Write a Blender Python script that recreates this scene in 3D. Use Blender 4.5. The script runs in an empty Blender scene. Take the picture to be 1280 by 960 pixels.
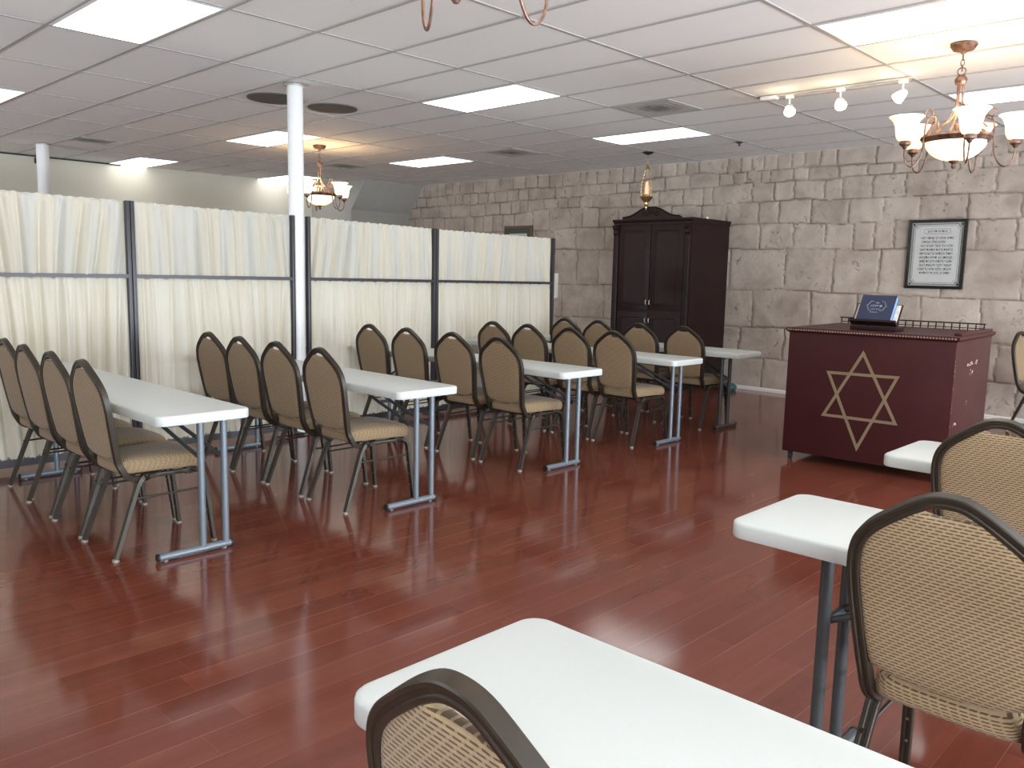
import bpy, math, random
import numpy as np
from mathutils import Vector, Matrix
random.seed(7)
C = bpy.context.scene.collection
SC = bpy.context.scene
PI = math.pi
CEIL = 2.914

# ------------------------------------------------------------------ camera
cam_d = bpy.data.cameras.new('camera'); cam = bpy.data.objects.new('camera', cam_d); C.objects.link(cam)
cam_d.sensor_width = 36.0; cam_d.lens = 1040.781 / 1280 * 36.0; cam_d.clip_start = 0.02
az, pt, rl = 0.7660, -0.1320, 0.0222
fw = Vector((math.cos(pt)*math.cos(az), math.cos(pt)*math.sin(az), math.sin(pt)))
rt0 = Vector((math.sin(az), -math.cos(az), 0)); up0 = rt0.cross(fw)
rt = math.cos(rl)*rt0 + math.sin(rl)*up0; up = -math.sin(rl)*rt0 + math.cos(rl)*up0
m = Matrix((rt, up, -fw)).transposed().to_4x4(); m.translation = Vector((0, 0, 1.41))
cam.matrix_world = m
SC.camera = cam

# ------------------------------------------------------------------ world, exposure
SC.view_settings.view_transform = 'Standard'; SC.view_settings.look = 'None'
SC.view_settings.gamma = 1.0; SC.view_settings.use_curve_mapping = False
SC.view_settings.exposure = 0.0
SC.cycles.max_bounces = 8; SC.cycles.diffuse_bounces = 4; SC.cycles.glossy_bounces = 4
SC.cycles.sample_clamp_indirect = 6.0; SC.cycles.use_denoising = True
SC.cycles.caustics_reflective = False; SC.cycles.caustics_refractive = False
w = bpy.data.worlds.new('daylight'); SC.world = w; w.use_nodes = True
w.node_tree.nodes['Background'].inputs[0].default_value = (0.75, 0.86, 1.0, 1)
w.node_tree.nodes['Background'].inputs[1].default_value = 1.6
W_PANEL = 3.4        # emission of the ceiling troffers
W_WINDOW = 150.0     # daylight through each shop window
W_WARM = 15.0        # a chandelier's bulbs

# daylight entering through the storefront windows on the right, and through added ones behind the camera
def window_light(name, loc, size, power, rot):
    l = bpy.data.lights.new(name, 'AREA'); l.shape = 'RECTANGLE'; l.size = size[0]; l.size_y = size[1]
    l.energy = power; l.color = (0.84, 0.94, 1.0)
    o = bpy.data.objects.new(name, l); C.objects.link(o); o.location = loc; o.rotation_euler = rot
    return o
WIN_Y = -3.6
WINS = [(-4.7, -2.4), (-2.0, 0.1), (0.5, 2.9), (3.3, 5.7), (6.1, 8.5)]
for i, (a, b) in enumerate(WINS):
    window_light('daylight', ((a+b)/2, WIN_Y-0.22, 1.40), (b-a, 2.1), W_WINDOW*(b-a)/2.4, (PI/2, 0, 0))
    # lamps added low outside, aimed up to brighten the ceiling
    window_light('added_ceiling_fill', ((a+b)/2, WIN_Y-0.45, 0.45), (b-a, 0.8), 1.55*W_WINDOW*(b-a)/2.4, (PI/2+math.radians(38), 0, 0))

ADDED_BACK_WINS = [(6.9, 9.3), (9.8, 12.2)]      # unseen windows added behind the camera to light the far side of the partition
for a, b in ADDED_BACK_WINS:
    window_light('daylight', (-5.42, (a+b)/2, 1.40), (b-a, 2.1), 60, (PI/2, 0, -PI/2))
    window_light('added_ceiling_fill', (-5.65, (a+b)/2, 0.45), (b-a, 0.8), 260, (PI/2+math.radians(38), 0, -PI/2))  # added fill for the dark ceiling beyond the partition

# ------------------------------------------------------------------ materials
def nt(name):
    mt = bpy.data.materials.new(name); mt.use_nodes = True
    t = mt.node_tree; return mt, t, t.nodes['Principled BSDF']
def N(t, typ, **kw):
    n = t.nodes.new(typ)
    for k, v in kw.items():
        if k.startswith('i_'):
            n.inputs[k[2:]].default_value = v
        else: setattr(n, k, v)
    return n
def L(t, a, b): t.links.new(a, b)
def plain(name, col, rough=0.5, metal=0.0, noise=0.0, nscale=8.0, bump=0.0, bscale=60.0, spec=0.5, coat=0.0):
    mt, t, b = nt(name)
    b.inputs['Base Color'].default_value = (*col, 1); b.inputs['Roughness'].default_value = rough
    b.inputs['Metallic'].default_value = metal; b.inputs['Specular IOR Level'].default_value = spec
    b.inputs['Coat Weight'].default_value = coat
    tc = N(t, 'ShaderNodeTexCoord')
    if noise:
        n = N(t, 'ShaderNodeTexNoise'); n.inputs['Scale'].default_value = nscale; n.inputs['Detail'].default_value = 5
        L(t, tc.outputs['Object'], n.inputs['Vector'])
        r = N(t, 'ShaderNodeMapRange'); r.inputs[1].default_value = 0.3; r.inputs[2].default_value = 0.7
        r.inputs[3].default_value = 1-noise; r.inputs[4].default_value = 1+noise
        L(t, n.outputs['Fac'], r.inputs[0])
        mx = N(t, 'ShaderNodeVectorMath', operation='SCALE'); mx.inputs[0].default_value = col
        L(t, r.outputs[0], mx.inputs['Scale']); L(t, mx.outputs[0], b.inputs['Base Color'])
    if bump:
        n = N(t, 'ShaderNodeTexNoise'); n.inputs['Scale'].default_value = bscale; n.inputs['Detail'].default_value = 4
        L(t, tc.outputs['Object'], n.inputs['Vector'])
        bp = N(t, 'ShaderNodeBump'); bp.inputs['Strength'].default_value = bump; bp.inputs['Distance'].default_value = 0.003
        L(t, n.outputs['Fac'], bp.inputs['Height']); L(t, bp.outputs[0], b.inputs['Normal'])
    return mt
def glow(name, col, base, strength):
    mt, t, b = nt(name)
    b.inputs['Base Color'].default_value = (*base, 1); b.inputs['Roughness'].default_value = 0.3
    b.inputs['Emission Color'].default_value = (*col, 1); b.inputs['Emission Strength'].default_value = strength
    return mt
def math_n(t, op, a, b=None, clamp=False):
    n = N(t, 'ShaderNodeMath', operation=op); n.use_clamp = clamp
    for i, v in enumerate((a, b)):
        if v is None: continue
        if hasattr(v, 'links'): L(t, v, n.inputs[i])
        else: n.inputs[i].default_value = v
    return n.outputs[0]

def floor_mat():
    mt, t, b = nt('cherry_laminate')
    tc = N(t, 'ShaderNodeTexCoord'); sp = N(t, 'ShaderNodeSeparateXYZ'); L(t, tc.outputs['Object'], sp.inputs[0])
    X_, Y_ = sp.outputs[0], sp.outputs[1]
    PW, PL = 0.135, 1.25
    yr = math_n(t, 'DIVIDE', Y_, PW); row = math_n(t, 'FLOOR', yr); fy = math_n(t, 'FRACT', yr)
    wn = N(t, 'ShaderNodeTexWhiteNoise', noise_dimensions='1D'); L(t, row, wn.inputs['W'])
    xs = math_n(t, 'ADD', math_n(t, 'DIVIDE', X_, PL), math_n(t, 'MULTIPLY', wn.outputs[0], 7.3))
    col = math_n(t, 'FLOOR', xs); fx = math_n(t, 'FRACT', xs)
    cmb = N(t, 'ShaderNodeCombineXYZ'); L(t, row, cmb.inputs[0]); L(t, col, cmb.inputs[1])
    wn2 = N(t, 'ShaderNodeTexWhiteNoise', noise_dimensions='2D'); L(t, cmb.outputs[0], wn2.inputs['Vector'])
    # grain
    g = N(t, 'ShaderNodeCombineXYZ'); L(t, math_n(t, 'MULTIPLY', X_, 1.3), g.inputs[0]); L(t, math_n(t, 'MULTIPLY', Y_, 17.0), g.inputs[1])
    L(t, math_n(t, 'MULTIPLY', wn2.outputs[0], 40.0), g.inputs[2])
    ng = N(t, 'ShaderNodeTexNoise'); ng.inputs['Scale'].default_value = 1.0; ng.inputs['Detail'].default_value = 6; ng.inputs['Roughness'].default_value = 0.6
    L(t, g.outputs[0], ng.inputs['Vector'])
    f1 = math_n(t, 'ADD', math_n(t, 'ADD', math_n(t, 'MULTIPLY', ng.outputs['Fac'], 0.60), 0.05), math_n(t, 'MULTIPLY', wn2.outputs[0], 0.20))
    cr = N(t, 'ShaderNodeValToRGB'); L(t, f1, cr.inputs[0])
    e = cr.color_ramp.elements
    e[0].position = 0.25; e[0].color = (0.130, 0.034, 0.021, 1)
    e[1].position = 0.85; e[1].color = (0.228, 0.070, 0.042, 1)
    k = e.new(0.52); k.color = (0.172, 0.047, 0.029, 1)
    # seams: pale reflective edge line put into the colour, uneven by noise
    s1 = math_n(t, 'LESS_THAN', fy, 0.022)
    s2 = math_n(t, 'MULTIPLY', math_n(t, 'LESS_THAN', fx, 0.0018), 0.35)
    s = math_n(t, 'MAXIMUM', s1, s2)
    seam_noise = N(t, 'ShaderNodeTexNoise'); seam_noise.inputs['Scale'].default_value = 1.7; seam_noise.inputs['Detail'].default_value = 3; L(t, tc.outputs['Object'], seam_noise.inputs['Vector'])
    wr = N(t, 'ShaderNodeMapRange'); wr.inputs[1].default_value = 0.35; wr.inputs[2].default_value = 0.65; wr.inputs[3].default_value = 0.05; wr.inputs[4].default_value = 0.55
    L(t, seam_noise.outputs['Fac'], wr.inputs[0])
    mx = N(t, 'ShaderNodeMix', data_type='RGBA'); L(t, math_n(t, 'MULTIPLY', s, wr.outputs[0]), mx.inputs[0])
    L(t, cr.outputs[0], mx.inputs[6]); mx.inputs[7].default_value = (0.36, 0.19, 0.15, 1)
    L(t, mx.outputs[2], b.inputs['Base Color'])
    rn = N(t, 'ShaderNodeTexNoise'); rn.inputs['Scale'].default_value = 3.0; rn.inputs['Detail'].default_value = 6; L(t, tc.outputs['Object'], rn.inputs['Vector'])
    rr = N(t, 'ShaderNodeMapRange'); rr.inputs[3].default_value = 0.07; rr.inputs[4].default_value = 0.17; L(t, rn.outputs['Fac'], rr.inputs[0])
    L(t, rr.outputs[0], b.inputs['Roughness'])
    # planks bow very slightly -> broken reflections
    bow = math_n(t, 'MULTIPLY', math_n(t, 'ABSOLUTE', math_n(t, 'SUBTRACT', fy, 0.5)), 0.5)
    hgt = math_n(t, 'ADD', math_n(t, 'MULTIPLY', bow, 0.4), math_n(t, 'MULTIPLY', wn2.outputs[0], 0.0))
    hh = math_n(t, 'ADD', hgt, math_n(t, 'MULTIPLY', ng.outputs['Fac'], 0.12))
    bp = N(t, 'ShaderNodeBump'); bp.inputs['Strength'].default_value = 0.12; bp.inputs['Distance'].default_value = 0.001
    L(t, hh, bp.inputs['Height']); L(t, bp.outputs[0], b.inputs['Normal'])
    b.inputs['Specular IOR Level'].default_value = 0.62
    return mt

def weave_mat(name, plane):
    # tan cloth with short dark staggered dashes
    mt, t, b = nt(name)
    tc = N(t, 'ShaderNodeTexCoord'); sp = N(t, 'ShaderNodeSeparateXYZ'); L(t, tc.outputs['Object'], sp.inputs[0])
    U = sp.outputs[1]; V = sp.outputs[2] if plane == 'back' else math_n(t, 'SUBTRACT', sp.outputs[0], sp.outputs[2])
    if plane != 'back': U = math_n(t, 'ADD', U, math_n(t, 'MULTIPLY', sp.outputs[2], 0.6))
    v = math_n(t, 'DIVIDE', V, 0.0078); row = math_n(t, 'FLOOR', v); fv = math_n(t, 'FRACT', v)
    u = math_n(t, 'ADD', math_n(t, 'DIVIDE', U, 0.021), math_n(t, 'MULTIPLY', row, 0.38)); fu = math_n(t, 'FRACT', u)
    d = math_n(t, 'MULTIPLY', math_n(t, 'LESS_THAN', fv, 0.40), math_n(t, 'LESS_THAN', fu, 0.72))
    line = math_n(t, 'MULTIPLY', math_n(t, 'LESS_THAN', fv, 0.40), 0.35)
    fac = math_n(t, 'MAXIMUM', d, line)
    nz = N(t, 'ShaderNodeTexNoise'); nz.inputs['Scale'].default_value = 90; nz.inputs['Detail'].default_value = 3; L(t, tc.outputs['Object'], nz.inputs['Vector'])
    mx = N(t, 'ShaderNodeMix', data_type='RGBA'); L(t, fac, mx.inputs[0])
    mx.inputs[6].default_value = (0.365, 0.262, 0.155, 1); mx.inputs[7].default_value = (0.105, 0.064, 0.033, 1)
    sc = N(t, 'ShaderNodeVectorMath', operation='SCALE'); L(t, mx.outputs[2], sc.inputs[0])
    mr = N(t, 'ShaderNodeMapRange'); mr.inputs[3].default_value = 0.8; mr.inputs[4].default_value = 1.2; L(t, nz.outputs['Fac'], mr.inputs[0])
    L(t, mr.outputs[0], sc.inputs['Scale']); L(t, sc.outputs[0], b.inputs['Base Color'])
    b.inputs['Roughness'].default_value = 0.85; b.inputs['Specular IOR Level'].default_value = 0.25
    b.inputs['Sheen Weight'].default_value = 0.15
    bp = N(t, 'ShaderNodeBump'); bp.inputs['Strength'].default_value = 0.5; bp.inputs['Distance'].default_value = 0.0012; bp.invert = True
    L(t, fac, bp.inputs['Height']); L(t, bp.outputs[0], b.inputs['Normal'])
    return mt

def stone_mat():
    mt, t, b = nt('faux_stone')
    tc = N(t, 'ShaderNodeTexCoord')
    at = N(t, 'ShaderNodeAttribute', attribute_name='joint'); bl = N(t, 'ShaderNodeAttribute', attribute_name='block')
    n1 = N(t, 'ShaderNodeTexNoise'); n1.inputs['Scale'].default_value = 3.2; n1.inputs['Detail'].default_value = 9; n1.inputs['Roughness'].default_value = 0.62; n1.inputs['Distortion'].default_value = 0.4
    L(t, tc.outputs['Object'], n1.inputs['Vector'])
    f = math_n(t, 'ADD', math_n(t, 'MULTIPLY', n1.outputs['Fac'], 0.8), math_n(t, 'MULTIPLY', bl.outputs['Fac'], 0.10))
    cr = N(t, 'ShaderNodeValToRGB'); L(t, f, cr.inputs[0]); e = cr.color_ramp.elements
    e[0].position = 0.25; e[0].color = (0.335, 0.275, 0.235, 1); e[1].position = 0.66; e[1].color = (0.60, 0.52, 0.455, 1)
    # pits and chisel marks
    n2 = N(t, 'ShaderNodeTexNoise'); n2.inputs['Scale'].default_value = 13; n2.inputs['Detail'].default_value = 8; n2.inputs['Roughness'].default_value = 0.7; n2.inputs['Distortion'].default_value = 1.2
    L(t, tc.outputs['Object'], n2.inputs['Vector'])
    pr = N(t, 'ShaderNodeMapRange'); pr.inputs[1].default_value = 0.43; pr.inputs[2].default_value = 0.31; L(t, n2.outputs['Fac'], pr.inputs[0])
    mk = N(t, 'ShaderNodeTexNoise'); mk.inputs['Scale'].default_value = 1.6; mk.inputs['Detail'].default_value = 2; L(t, tc.outputs['Object'], mk.inputs['Vector'])
    mkr = N(t, 'ShaderNodeMapRange'); mkr.inputs[1].default_value = 0.40; mkr.inputs[2].default_value = 0.62; L(t, mk.outputs['Fac'], mkr.inputs[0])
    pits = math_n(t, 'MULTIPLY', pr.outputs[0], mkr.outputs[0])
    m1 = N(t, 'ShaderNodeMix', data_type='RGBA'); L(t, math_n(t, 'MULTIPLY', pits, 0.95), m1.inputs[0]); L(t, cr.outputs[0], m1.inputs[6]); m1.inputs[7].default_value = (0.115, 0.085, 0.065, 1)
    m2 = N(t, 'ShaderNodeMix', data_type='RGBA'); L(t, math_n(t, 'MULTIPLY', at.outputs['Fac'], 0.85), m2.inputs[0]); L(t, m1.outputs[2], m2.inputs[6]); m2.inputs[7].default_value = (0.120, 0.088, 0.066, 1)
    L(t, m2.outputs[2], b.inputs['Base Color']); b.inputs['Roughness'].default_value = 0.85; b.inputs['Specular IOR Level'].default_value = 0.2
    bp = N(t, 'ShaderNodeBump'); bp.inputs['Strength'].default_value = 0.6; bp.inputs['Distance'].default_value = 0.012
    h = math_n(t, 'SUBTRACT', math_n(t, 'MULTIPLY', n1.outputs['Fac'], 0.8), math_n(t, 'MULTIPLY', pits, 0.5))
    L(t, h, bp.inputs['Height']); L(t, bp.outputs[0], b.inputs['Normal'])
    return mt

def curtain_mat(name, col, col2, trans):
    mt, t, b = nt(name)
    b.inputs['Base Color'].default_value = (*col, 1); b.inputs['Roughness'].default_value = 0.9; b.inputs['Specular IOR Level'].default_value = 0.1
    out = t.nodes['Material Output']
    tc = N(t, 'ShaderNodeTexCoord'); mp = N(t, 'ShaderNodeMapping'); mp.inputs['Scale'].default_value = (9.0, 1.0, 0.55); L(t, tc.outputs['Object'], mp.inputs[0])
    nb = N(t, 'ShaderNodeTexNoise'); nb.inputs['Scale'].default_value = 1.0; nb.inputs['Detail'].default_value = 3; nb.inputs['Distortion'].default_value = 0.3; L(t, mp.outputs[0], nb.inputs['Vector'])
    cr = N(t, 'ShaderNodeValToRGB'); L(t, nb.outputs['Fac'], cr.inputs[0]); e = cr.color_ramp.elements
    e[0].position = 0.46; e[0].color = (*col, 1); e[1].position = 0.56; e[1].color = (*col2, 1); L(t, cr.outputs[0], b.inputs['Base Color'])
    tr = N(t, 'ShaderNodeBsdfTranslucent'); tr.inputs[0].default_value = (*col, 1)
    ms = N(t, 'ShaderNodeMixShader'); ms.inputs[0].default_value = trans
    L(t, b.outputs[0], ms.inputs[1]); L(t, tr.outputs[0], ms.inputs[2]); L(t, ms.outputs[0], out.inputs['Surface'])
    return mt

def tile_mat():
    mt, t, b = nt('ceiling_tile')
    tc = N(t, 'ShaderNodeTexCoord')
    v = N(t, 'ShaderNodeTexNoise'); v.inputs['Scale'].default_value = 160; v.inputs['Detail'].default_value = 4; L(t, tc.outputs['Object'], v.inputs['Vector'])
    bp = N(t, 'ShaderNodeBump'); bp.inputs['Strength'].default_value = 0.15; bp.inputs['Distance'].default_value = 0.002
    L(t, v.outputs['Fac'], bp.inputs['Height']); L(t, bp.outputs[0], b.inputs['Normal'])
    b.inputs['Base Color'].default_value = (0.86, 0.855, 0.845, 1); b.inputs['Roughness'].default_value = 0.9; b.inputs['Specular IOR Level'].default_value = 0.2
    return mt

def stained_vent_mat():
    mt, t, b = nt('dusty_vent_metal')
    tc = N(t, 'ShaderNodeTexCoord')
    n = N(t, 'ShaderNodeTexNoise'); n.inputs['Scale'].default_value = 4.5; n.inputs['Detail'].default_value = 4; n.inputs['Distortion'].default_value = 1.5; L(t, tc.outputs['Object'], n.inputs['Vector'])
    gr = N(t, 'ShaderNodeVectorMath', operation='LENGTH'); L(t, tc.outputs['Object'], gr.inputs[0])
    mr = N(t, 'ShaderNodeMapRange'); mr.inputs[1].default_value = 0.30; mr.inputs[2].default_value = 0.05; L(t, gr.outputs['Value'], mr.inputs[0])
    f = math_n(t, 'MULTIPLY', mr.outputs[0], n.outputs['Fac'])
    cr = N(t, 'ShaderNodeValToRGB'); L(t, f, cr.inputs[0]); e = cr.color_ramp.elements
    e[0].position = 0.15; e[0].color = (0.46, 0.45, 0.43, 1); e[1].position = 0.55; e[1].color = (0.16, 0.15, 0.14, 1)
    L(t, cr.outputs[0], b.inputs['Base Color']); b.inputs['Roughness'].default_value = 0.7
    return mt

def bronze_mat():
    mt, t, b = nt('antique_bronze')
    tc = N(t, 'ShaderNodeTexCoord')
    n = N(t, 'ShaderNodeTexNoise'); n.inputs['Scale'].default_value = 25; n.inputs['Detail'].default_value = 5; L(t, tc.outputs['Object'], n.inputs['Vector'])
    cr = N(t, 'ShaderNodeValToRGB'); L(t, n.outputs['Fac'], cr.inputs[0]); e = cr.color_ramp.elements
    e[0].position = 0.35; e[0].color = (0.10, 0.055, 0.04, 1); e[1].position = 0.7; e[1].color = (0.30, 0.19, 0.15, 1)
    L(t, cr.outputs[0], b.inputs['Base Color']); b.inputs['Metallic'].default_value = 0.6; b.inputs['Roughness'].default_value = 0.4
    return mt

M = dict(
    floor=floor_mat(), tile=tile_mat(), stone=stone_mat(), vent=stained_vent_mat(), bronze=bronze_mat(),
    weave=weave_mat('tan_weave_back', 'back'), weave_seat=weave_mat('tan_weave_seat', 'seat'),
    grid=plain('ceiling_grid', (0.42, 0.41, 0.40), 0.5), cream=plain('cream_wall_paint', (0.66, 0.63, 0.54), 0.85, noise=0.03, nscale=1.5),
    soffit=plain('grey_soffit_paint', (0.40, 0.39, 0.36), 0.85, noise=0.03),
    white=plain('white_paint', (0.80, 0.81, 0.82), 0.35), troffer=glow('troffer_diffuser', (1.0, 1.0, 0.985), (0.9, 0.9, 0.9), W_PANEL),
    plastic=plain('white_table_plastic', (0.595, 0.63, 0.618), 0.38, bump=0.15, bscale=220),
    tableleg=plain('grey_table_enamel', (0.17, 0.20, 0.235), 0.35, metal=0.3), darkleg=plain('dark_table_enamel', (0.07, 0.075, 0.08), 0.4, metal=0.3),
    black=plain('black_rubber', (0.015, 0.015, 0.015), 0.6), frame=plain('brown_chair_enamel', (0.036, 0.027, 0.019), 0.38, metal=0.25, noise=0.12, nscale=30),
    glide=plain('clear_glide', (0.26, 0.24, 0.21), 0.3), rivet=plain('rivet', (0.4, 0.38, 0.35), 0.3, metal=0.8),
    post=plain('gunmetal_post', (0.055, 0.052, 0.060), 0.38, metal=0.45), curtain=curtain_mat('cream_muslin', (0.72, 0.675, 0.57), (0.755, 0.72, 0.63), 0.20),
    sheer=curtain_mat('thin_white_muslin', (0.70, 0.655, 0.555), (0.645, 0.64, 0.60), 0.28),
    mahogany=plain('dark_mahogany', (0.018, 0.0065, 0.0065), 0.45, noise=0.15, nscale=6, spec=0.25), burg=plain('burgundy_paint', (0.046, 0.0095, 0.0105), 0.45, noise=0.10, nscale=4, spec=0.25),
    gold=plain('pale_gold_paint', (0.205, 0.145, 0.088), 0.55), scuff=plain('worn_pink_paint', (0.55, 0.33, 0.33), 0.7), bead=plain('gold_bead_trim', (0.30, 0.22, 0.17), 0.45, metal=0.3),
    brass=plain('polished_brass', (0.60, 0.45, 0.20), 0.25, metal=0.9), steel=plain('satin_steel', (0.62, 0.58, 0.52), 0.3, metal=0.8),
    shade=glow('lit_alabaster_shade', (1.0, 0.76, 0.44), (0.9, 0.85, 0.75), 1.35), bowl=glow('lit_alabaster_bowl', (1.0, 0.80, 0.50), (0.9, 0.85, 0.75), 1.4),
    bulb=glow('lit_spot_bulb', (1.0, 0.84, 0.55), (1, 1, 1), 14.0), candle=glow('lit_memorial_bulb', (1.0, 0.45, 0.25), (0.9, 0.6, 0.4), 0.55),
    grille=plain('dark_round_grille', (0.105, 0.098, 0.088), 0.75, bump=0.3, bscale=300),
    pframe=plain('black_picture_frame', (0.012, 0.014, 0.013), 0.25), paper=plain('grey_plaque_paper', (0.55, 0.56, 0.55), 0.45, noise=0.04, nscale=12),
    mat_board=plain('silver_mat', (0.40, 0.40, 0.385), 0.5, noise=0.15, nscale=60), ink=plain('dark_ink', (0.05, 0.05, 0.05), 0.6),
    navy=plain('navy_book_cover', (0.020, 0.030, 0.075), 0.45), bluepage=plain('blue_page_edge', (0.16, 0.30, 0.60), 0.5, noise=0.25, nscale=60),
    silver=plain('silver_foil', (0.45, 0.46, 0.50), 0.4, metal=0.3), pages=plain('cream_pages', (0.72, 0.66, 0.56), 0.7, noise=0.2, nscale=70),
    brownframe=plain('walnut_frame', (0.14, 0.085, 0.06), 0.4), greenmat=plain('green_mat_board', (0.06, 0.075, 0.055), 0.6), base=plain('white_baseboard', (0.78, 0.76, 0.73), 0.45),
    teal=plain('teal_plastic', (0.02, 0.10, 0.095), 0.5), glasspane=None)
gm, gt, gb = nt('window_glass'); gb.inputs['Transmission Weight'].default_value = 1.0; gb.inputs['Roughness'].default_value = 0.0; gb.inputs['IOR'].default_value = 1.05
M['glasspane'] = gm

# ------------------------------------------------------------------ mesh helpers
class MB:
    def __init__(s): s.v = []; s.f = []; s.mi = []
    def add(s, vs, fs, mi=0):
        k = len(s.v); s.v += [tuple(p) for p in vs]; s.f += [tuple(i+k for i in f) for f in fs]; s.mi += [mi]*len(fs); return s
    def box(s, a, b, mi=0, bev=0.0):
        x0, y0, z0 = a; x1, y1, z1 = b
        if bev <= 0:
            vs = [(x0,y0,z0),(x1,y0,z0),(x1,y1,z0),(x0,y1,z0),(x0,y0,z1),(x1,y0,z1),(x1,y1,z1),(x0,y1,z1)]
            return s.add(vs, [(0,3,2,1),(4,5,6,7),(0,1,5,4),(1,2,6,5),(2,3,7,6),(3,0,4,7)], mi)
        bm = bmesh_box(a, b, bev); return s.add(bm[0], bm[1], mi)
    def sweep(s, path, prof, ref=(0,0,1), closed=False, caps=True, mi=0, scale=None):
        P = [Vector(p) for p in path]; n = len(P); ref = Vector(ref); k = len(prof); vs = []
        for i in range(n):
            if closed: d = P[(i+1) % n] - P[i-1]
            elif i == 0: d = P[1]-P[0]
            elif i == n-1: d = P[-1]-P[-2]
            else: d = (P[i+1]-P[i]).normalized() + (P[i]-P[i-1]).normalized()
            d.normalize(); r = ref - d*ref.dot(d)
            if r.length < 1e-4: r = Vector((1,0,0)) - d*d.x
            r.normalize(); q = d.cross(r); sc = 1 if scale is None else scale[i]
            for a, b in prof: vs.append(P[i] + r*(a*sc) + q*(b*sc))
        fs = []
        for i in range(n if closed else n-1):
            j = (i+1) % n
            for c in range(k):
                e = (c+1) % k; fs.append((i*k+c, i*k+e, j*k+e, j*k+c))
        if caps and not closed:
            fs.append(tuple(range(k))[::-1]); fs.append(tuple((n-1)*k+c for c in range(k)))
        return s.add(vs, fs, mi)
    def tube(s, path, r, seg=10, **kw):
        return s.sweep(path, [(r*math.cos(2*PI*i/seg), r*math.sin(2*PI*i/seg)) for i in range(seg)], **kw)
    def lathe(s, prof, c=(0,0,0), seg=24, mi=0, caps=True):
        vs = []; k = len(prof)
        for i in range(seg):
            a = 2*PI*i/seg
            for r, z in prof: vs.append((c[0]+r*math.cos(a), c[1]+r*math.sin(a), c[2]+z))
        fs = [(i*k+j, ((i+1) % seg)*k+j, ((i+1) % seg)*k+j+1, i*k+j+1) for i in range(seg) for j in range(k-1)]
        if caps:
            if prof[0][0] > 1e-5: fs.append(tuple(i*k for i in range(seg))[::-1])
            if prof[-1][0] > 1e-5: fs.append(tuple(i*k+k-1 for i in range(seg)))
        return s.add(vs, fs, mi)
    def rings(s, rings, mi=0, cap0=True, cap1=True):
        k = len(rings[0]); vs = [p for r in rings for p in r]; fs = []
        for i in range(len(rings)-1):
            for c in range(k):
                e = (c+1) % k; fs.append((i*k+c, i*k+e, (i+1)*k+e, (i+1)*k+c))
        if cap0: fs.append(tuple(range(k))[::-1])
        if cap1: fs.append(tuple((len(rings)-1)*k+c for c in range(k)))
        return s.add(vs, fs, mi)
    def prism(s, pts, axis, d0, d1, mi=0):
        def P(a, b, d): return {'x': (d, a, b), 'y': (a, d, b), 'z': (a, b, d)}[axis]
        return s.rings([[P(a, b, d0) for a, b in pts], [P(a, b, d1) for a, b in pts]], mi)
    def build(s, name, mats, parent=None, smooth=True, ang=35):
        me = bpy.data.meshes.new(name); me.from_pydata(s.v, [], s.f)
        for m_ in (mats if isinstance(mats, (list, tuple)) else [mats]): me.materials.append(m_)
        if any(s.mi): me.polygons.foreach_set('material_index', s.mi)
        bm = bmesh.new(); bm.from_mesh(me); bmesh.ops.recalc_face_normals(bm, faces=bm.faces); bm.to_mesh(me); bm.free()
        if smooth: me.shade_smooth(); me.set_sharp_from_angle(angle=math.radians(ang))
        me.update()
        o = bpy.data.objects.new(name, me); C.objects.link(o)
        if parent is not None: o.parent = parent
        return o
import bmesh
def bmesh_box(a, b, bev):
    bm = bmesh.new(); bmesh.ops.create_cube(bm, size=1.0)
    for v in bm.verts:
        v.co = Vector([a[i] + (v.co[i]+0.5)*(b[i]-a[i]) for i in range(3)])
    bmesh.ops.bevel(bm, geom=list(bm.edges), offset=bev, segments=2, affect='EDGES', profile=0.6)
    bm.verts.index_update(); r = ([tuple(v.co) for v in bm.verts], [tuple(v.index for v in f.verts) for f in bm.faces]); bm.free(); return r
def empty(name, loc=(0,0,0), rz=0.0):
    o = bpy.data.objects.new(name, None); o.empty_display_size = 0.1; C.objects.link(o); o.location = loc; o.rotation_euler = (0, 0, rz); return o
def tag(o, label, cat, group=None, kind=None):
    o['label'] = label; o['category'] = cat
    if group: o['group'] = group
    if kind: o['kind'] = kind
    return o
def struct(o, label=None):
    o['kind'] = 'structure'
    return o
def copy_tree(o, parent=None):
    c = o.copy(); C.objects.link(c)
    if parent is not None: c.parent = parent
    for ch in [k for k in ALLKIDS(o)]: copy_tree(ch, c)
    return c
def ALLKIDS(o): return list(o.children)
def catmull(pts, n=6, closed=False):
    out = []; m_ = len(pts); P = [Vector(p) for p in pts]
    for i in range(m_ if closed else m_-1):
        if closed: a, b, c, d = P[i-1], P[i], P[(i+1) % m_], P[(i+2) % m_]
        else: a, b, c, d = P[max(i-1, 0)], P[i], P[i+1], P[min(i+2, m_-1)]
        for k in range(n):
            t_ = k/n; out.append(0.5*((2*b)+(c-a)*t_+(2*a-5*b+4*c-d)*t_*t_+(3*b-a-3*c+d)*t_**3))
    if not closed: out.append(P[-1])
    return out
def rrect(x0, y0, x1, y1, r, n=6):
    out = []
    for cx, cy, a0 in ((x1-r, y1-r, 0), (x0+r, y1-r, PI/2), (x0+r, y0+r, PI), (x1-r, y0+r, 3*PI/2)):
        for i in range(n+1): a = a0 + PI/2*i/n; out.append((cx+r*math.cos(a), cy+r*math.sin(a)))
    return out

# ------------------------------------------------------------------ room shell
XB, YL, YR, XF = 9.76, 13.28, WIN_Y, -5.2
b = MB(); b.box((XF-0.15, YR-0.15, -0.08), (XB+0.15, YL+0.15, 0.0)); struct(b.build('floor', M['floor'], smooth=False))
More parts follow.
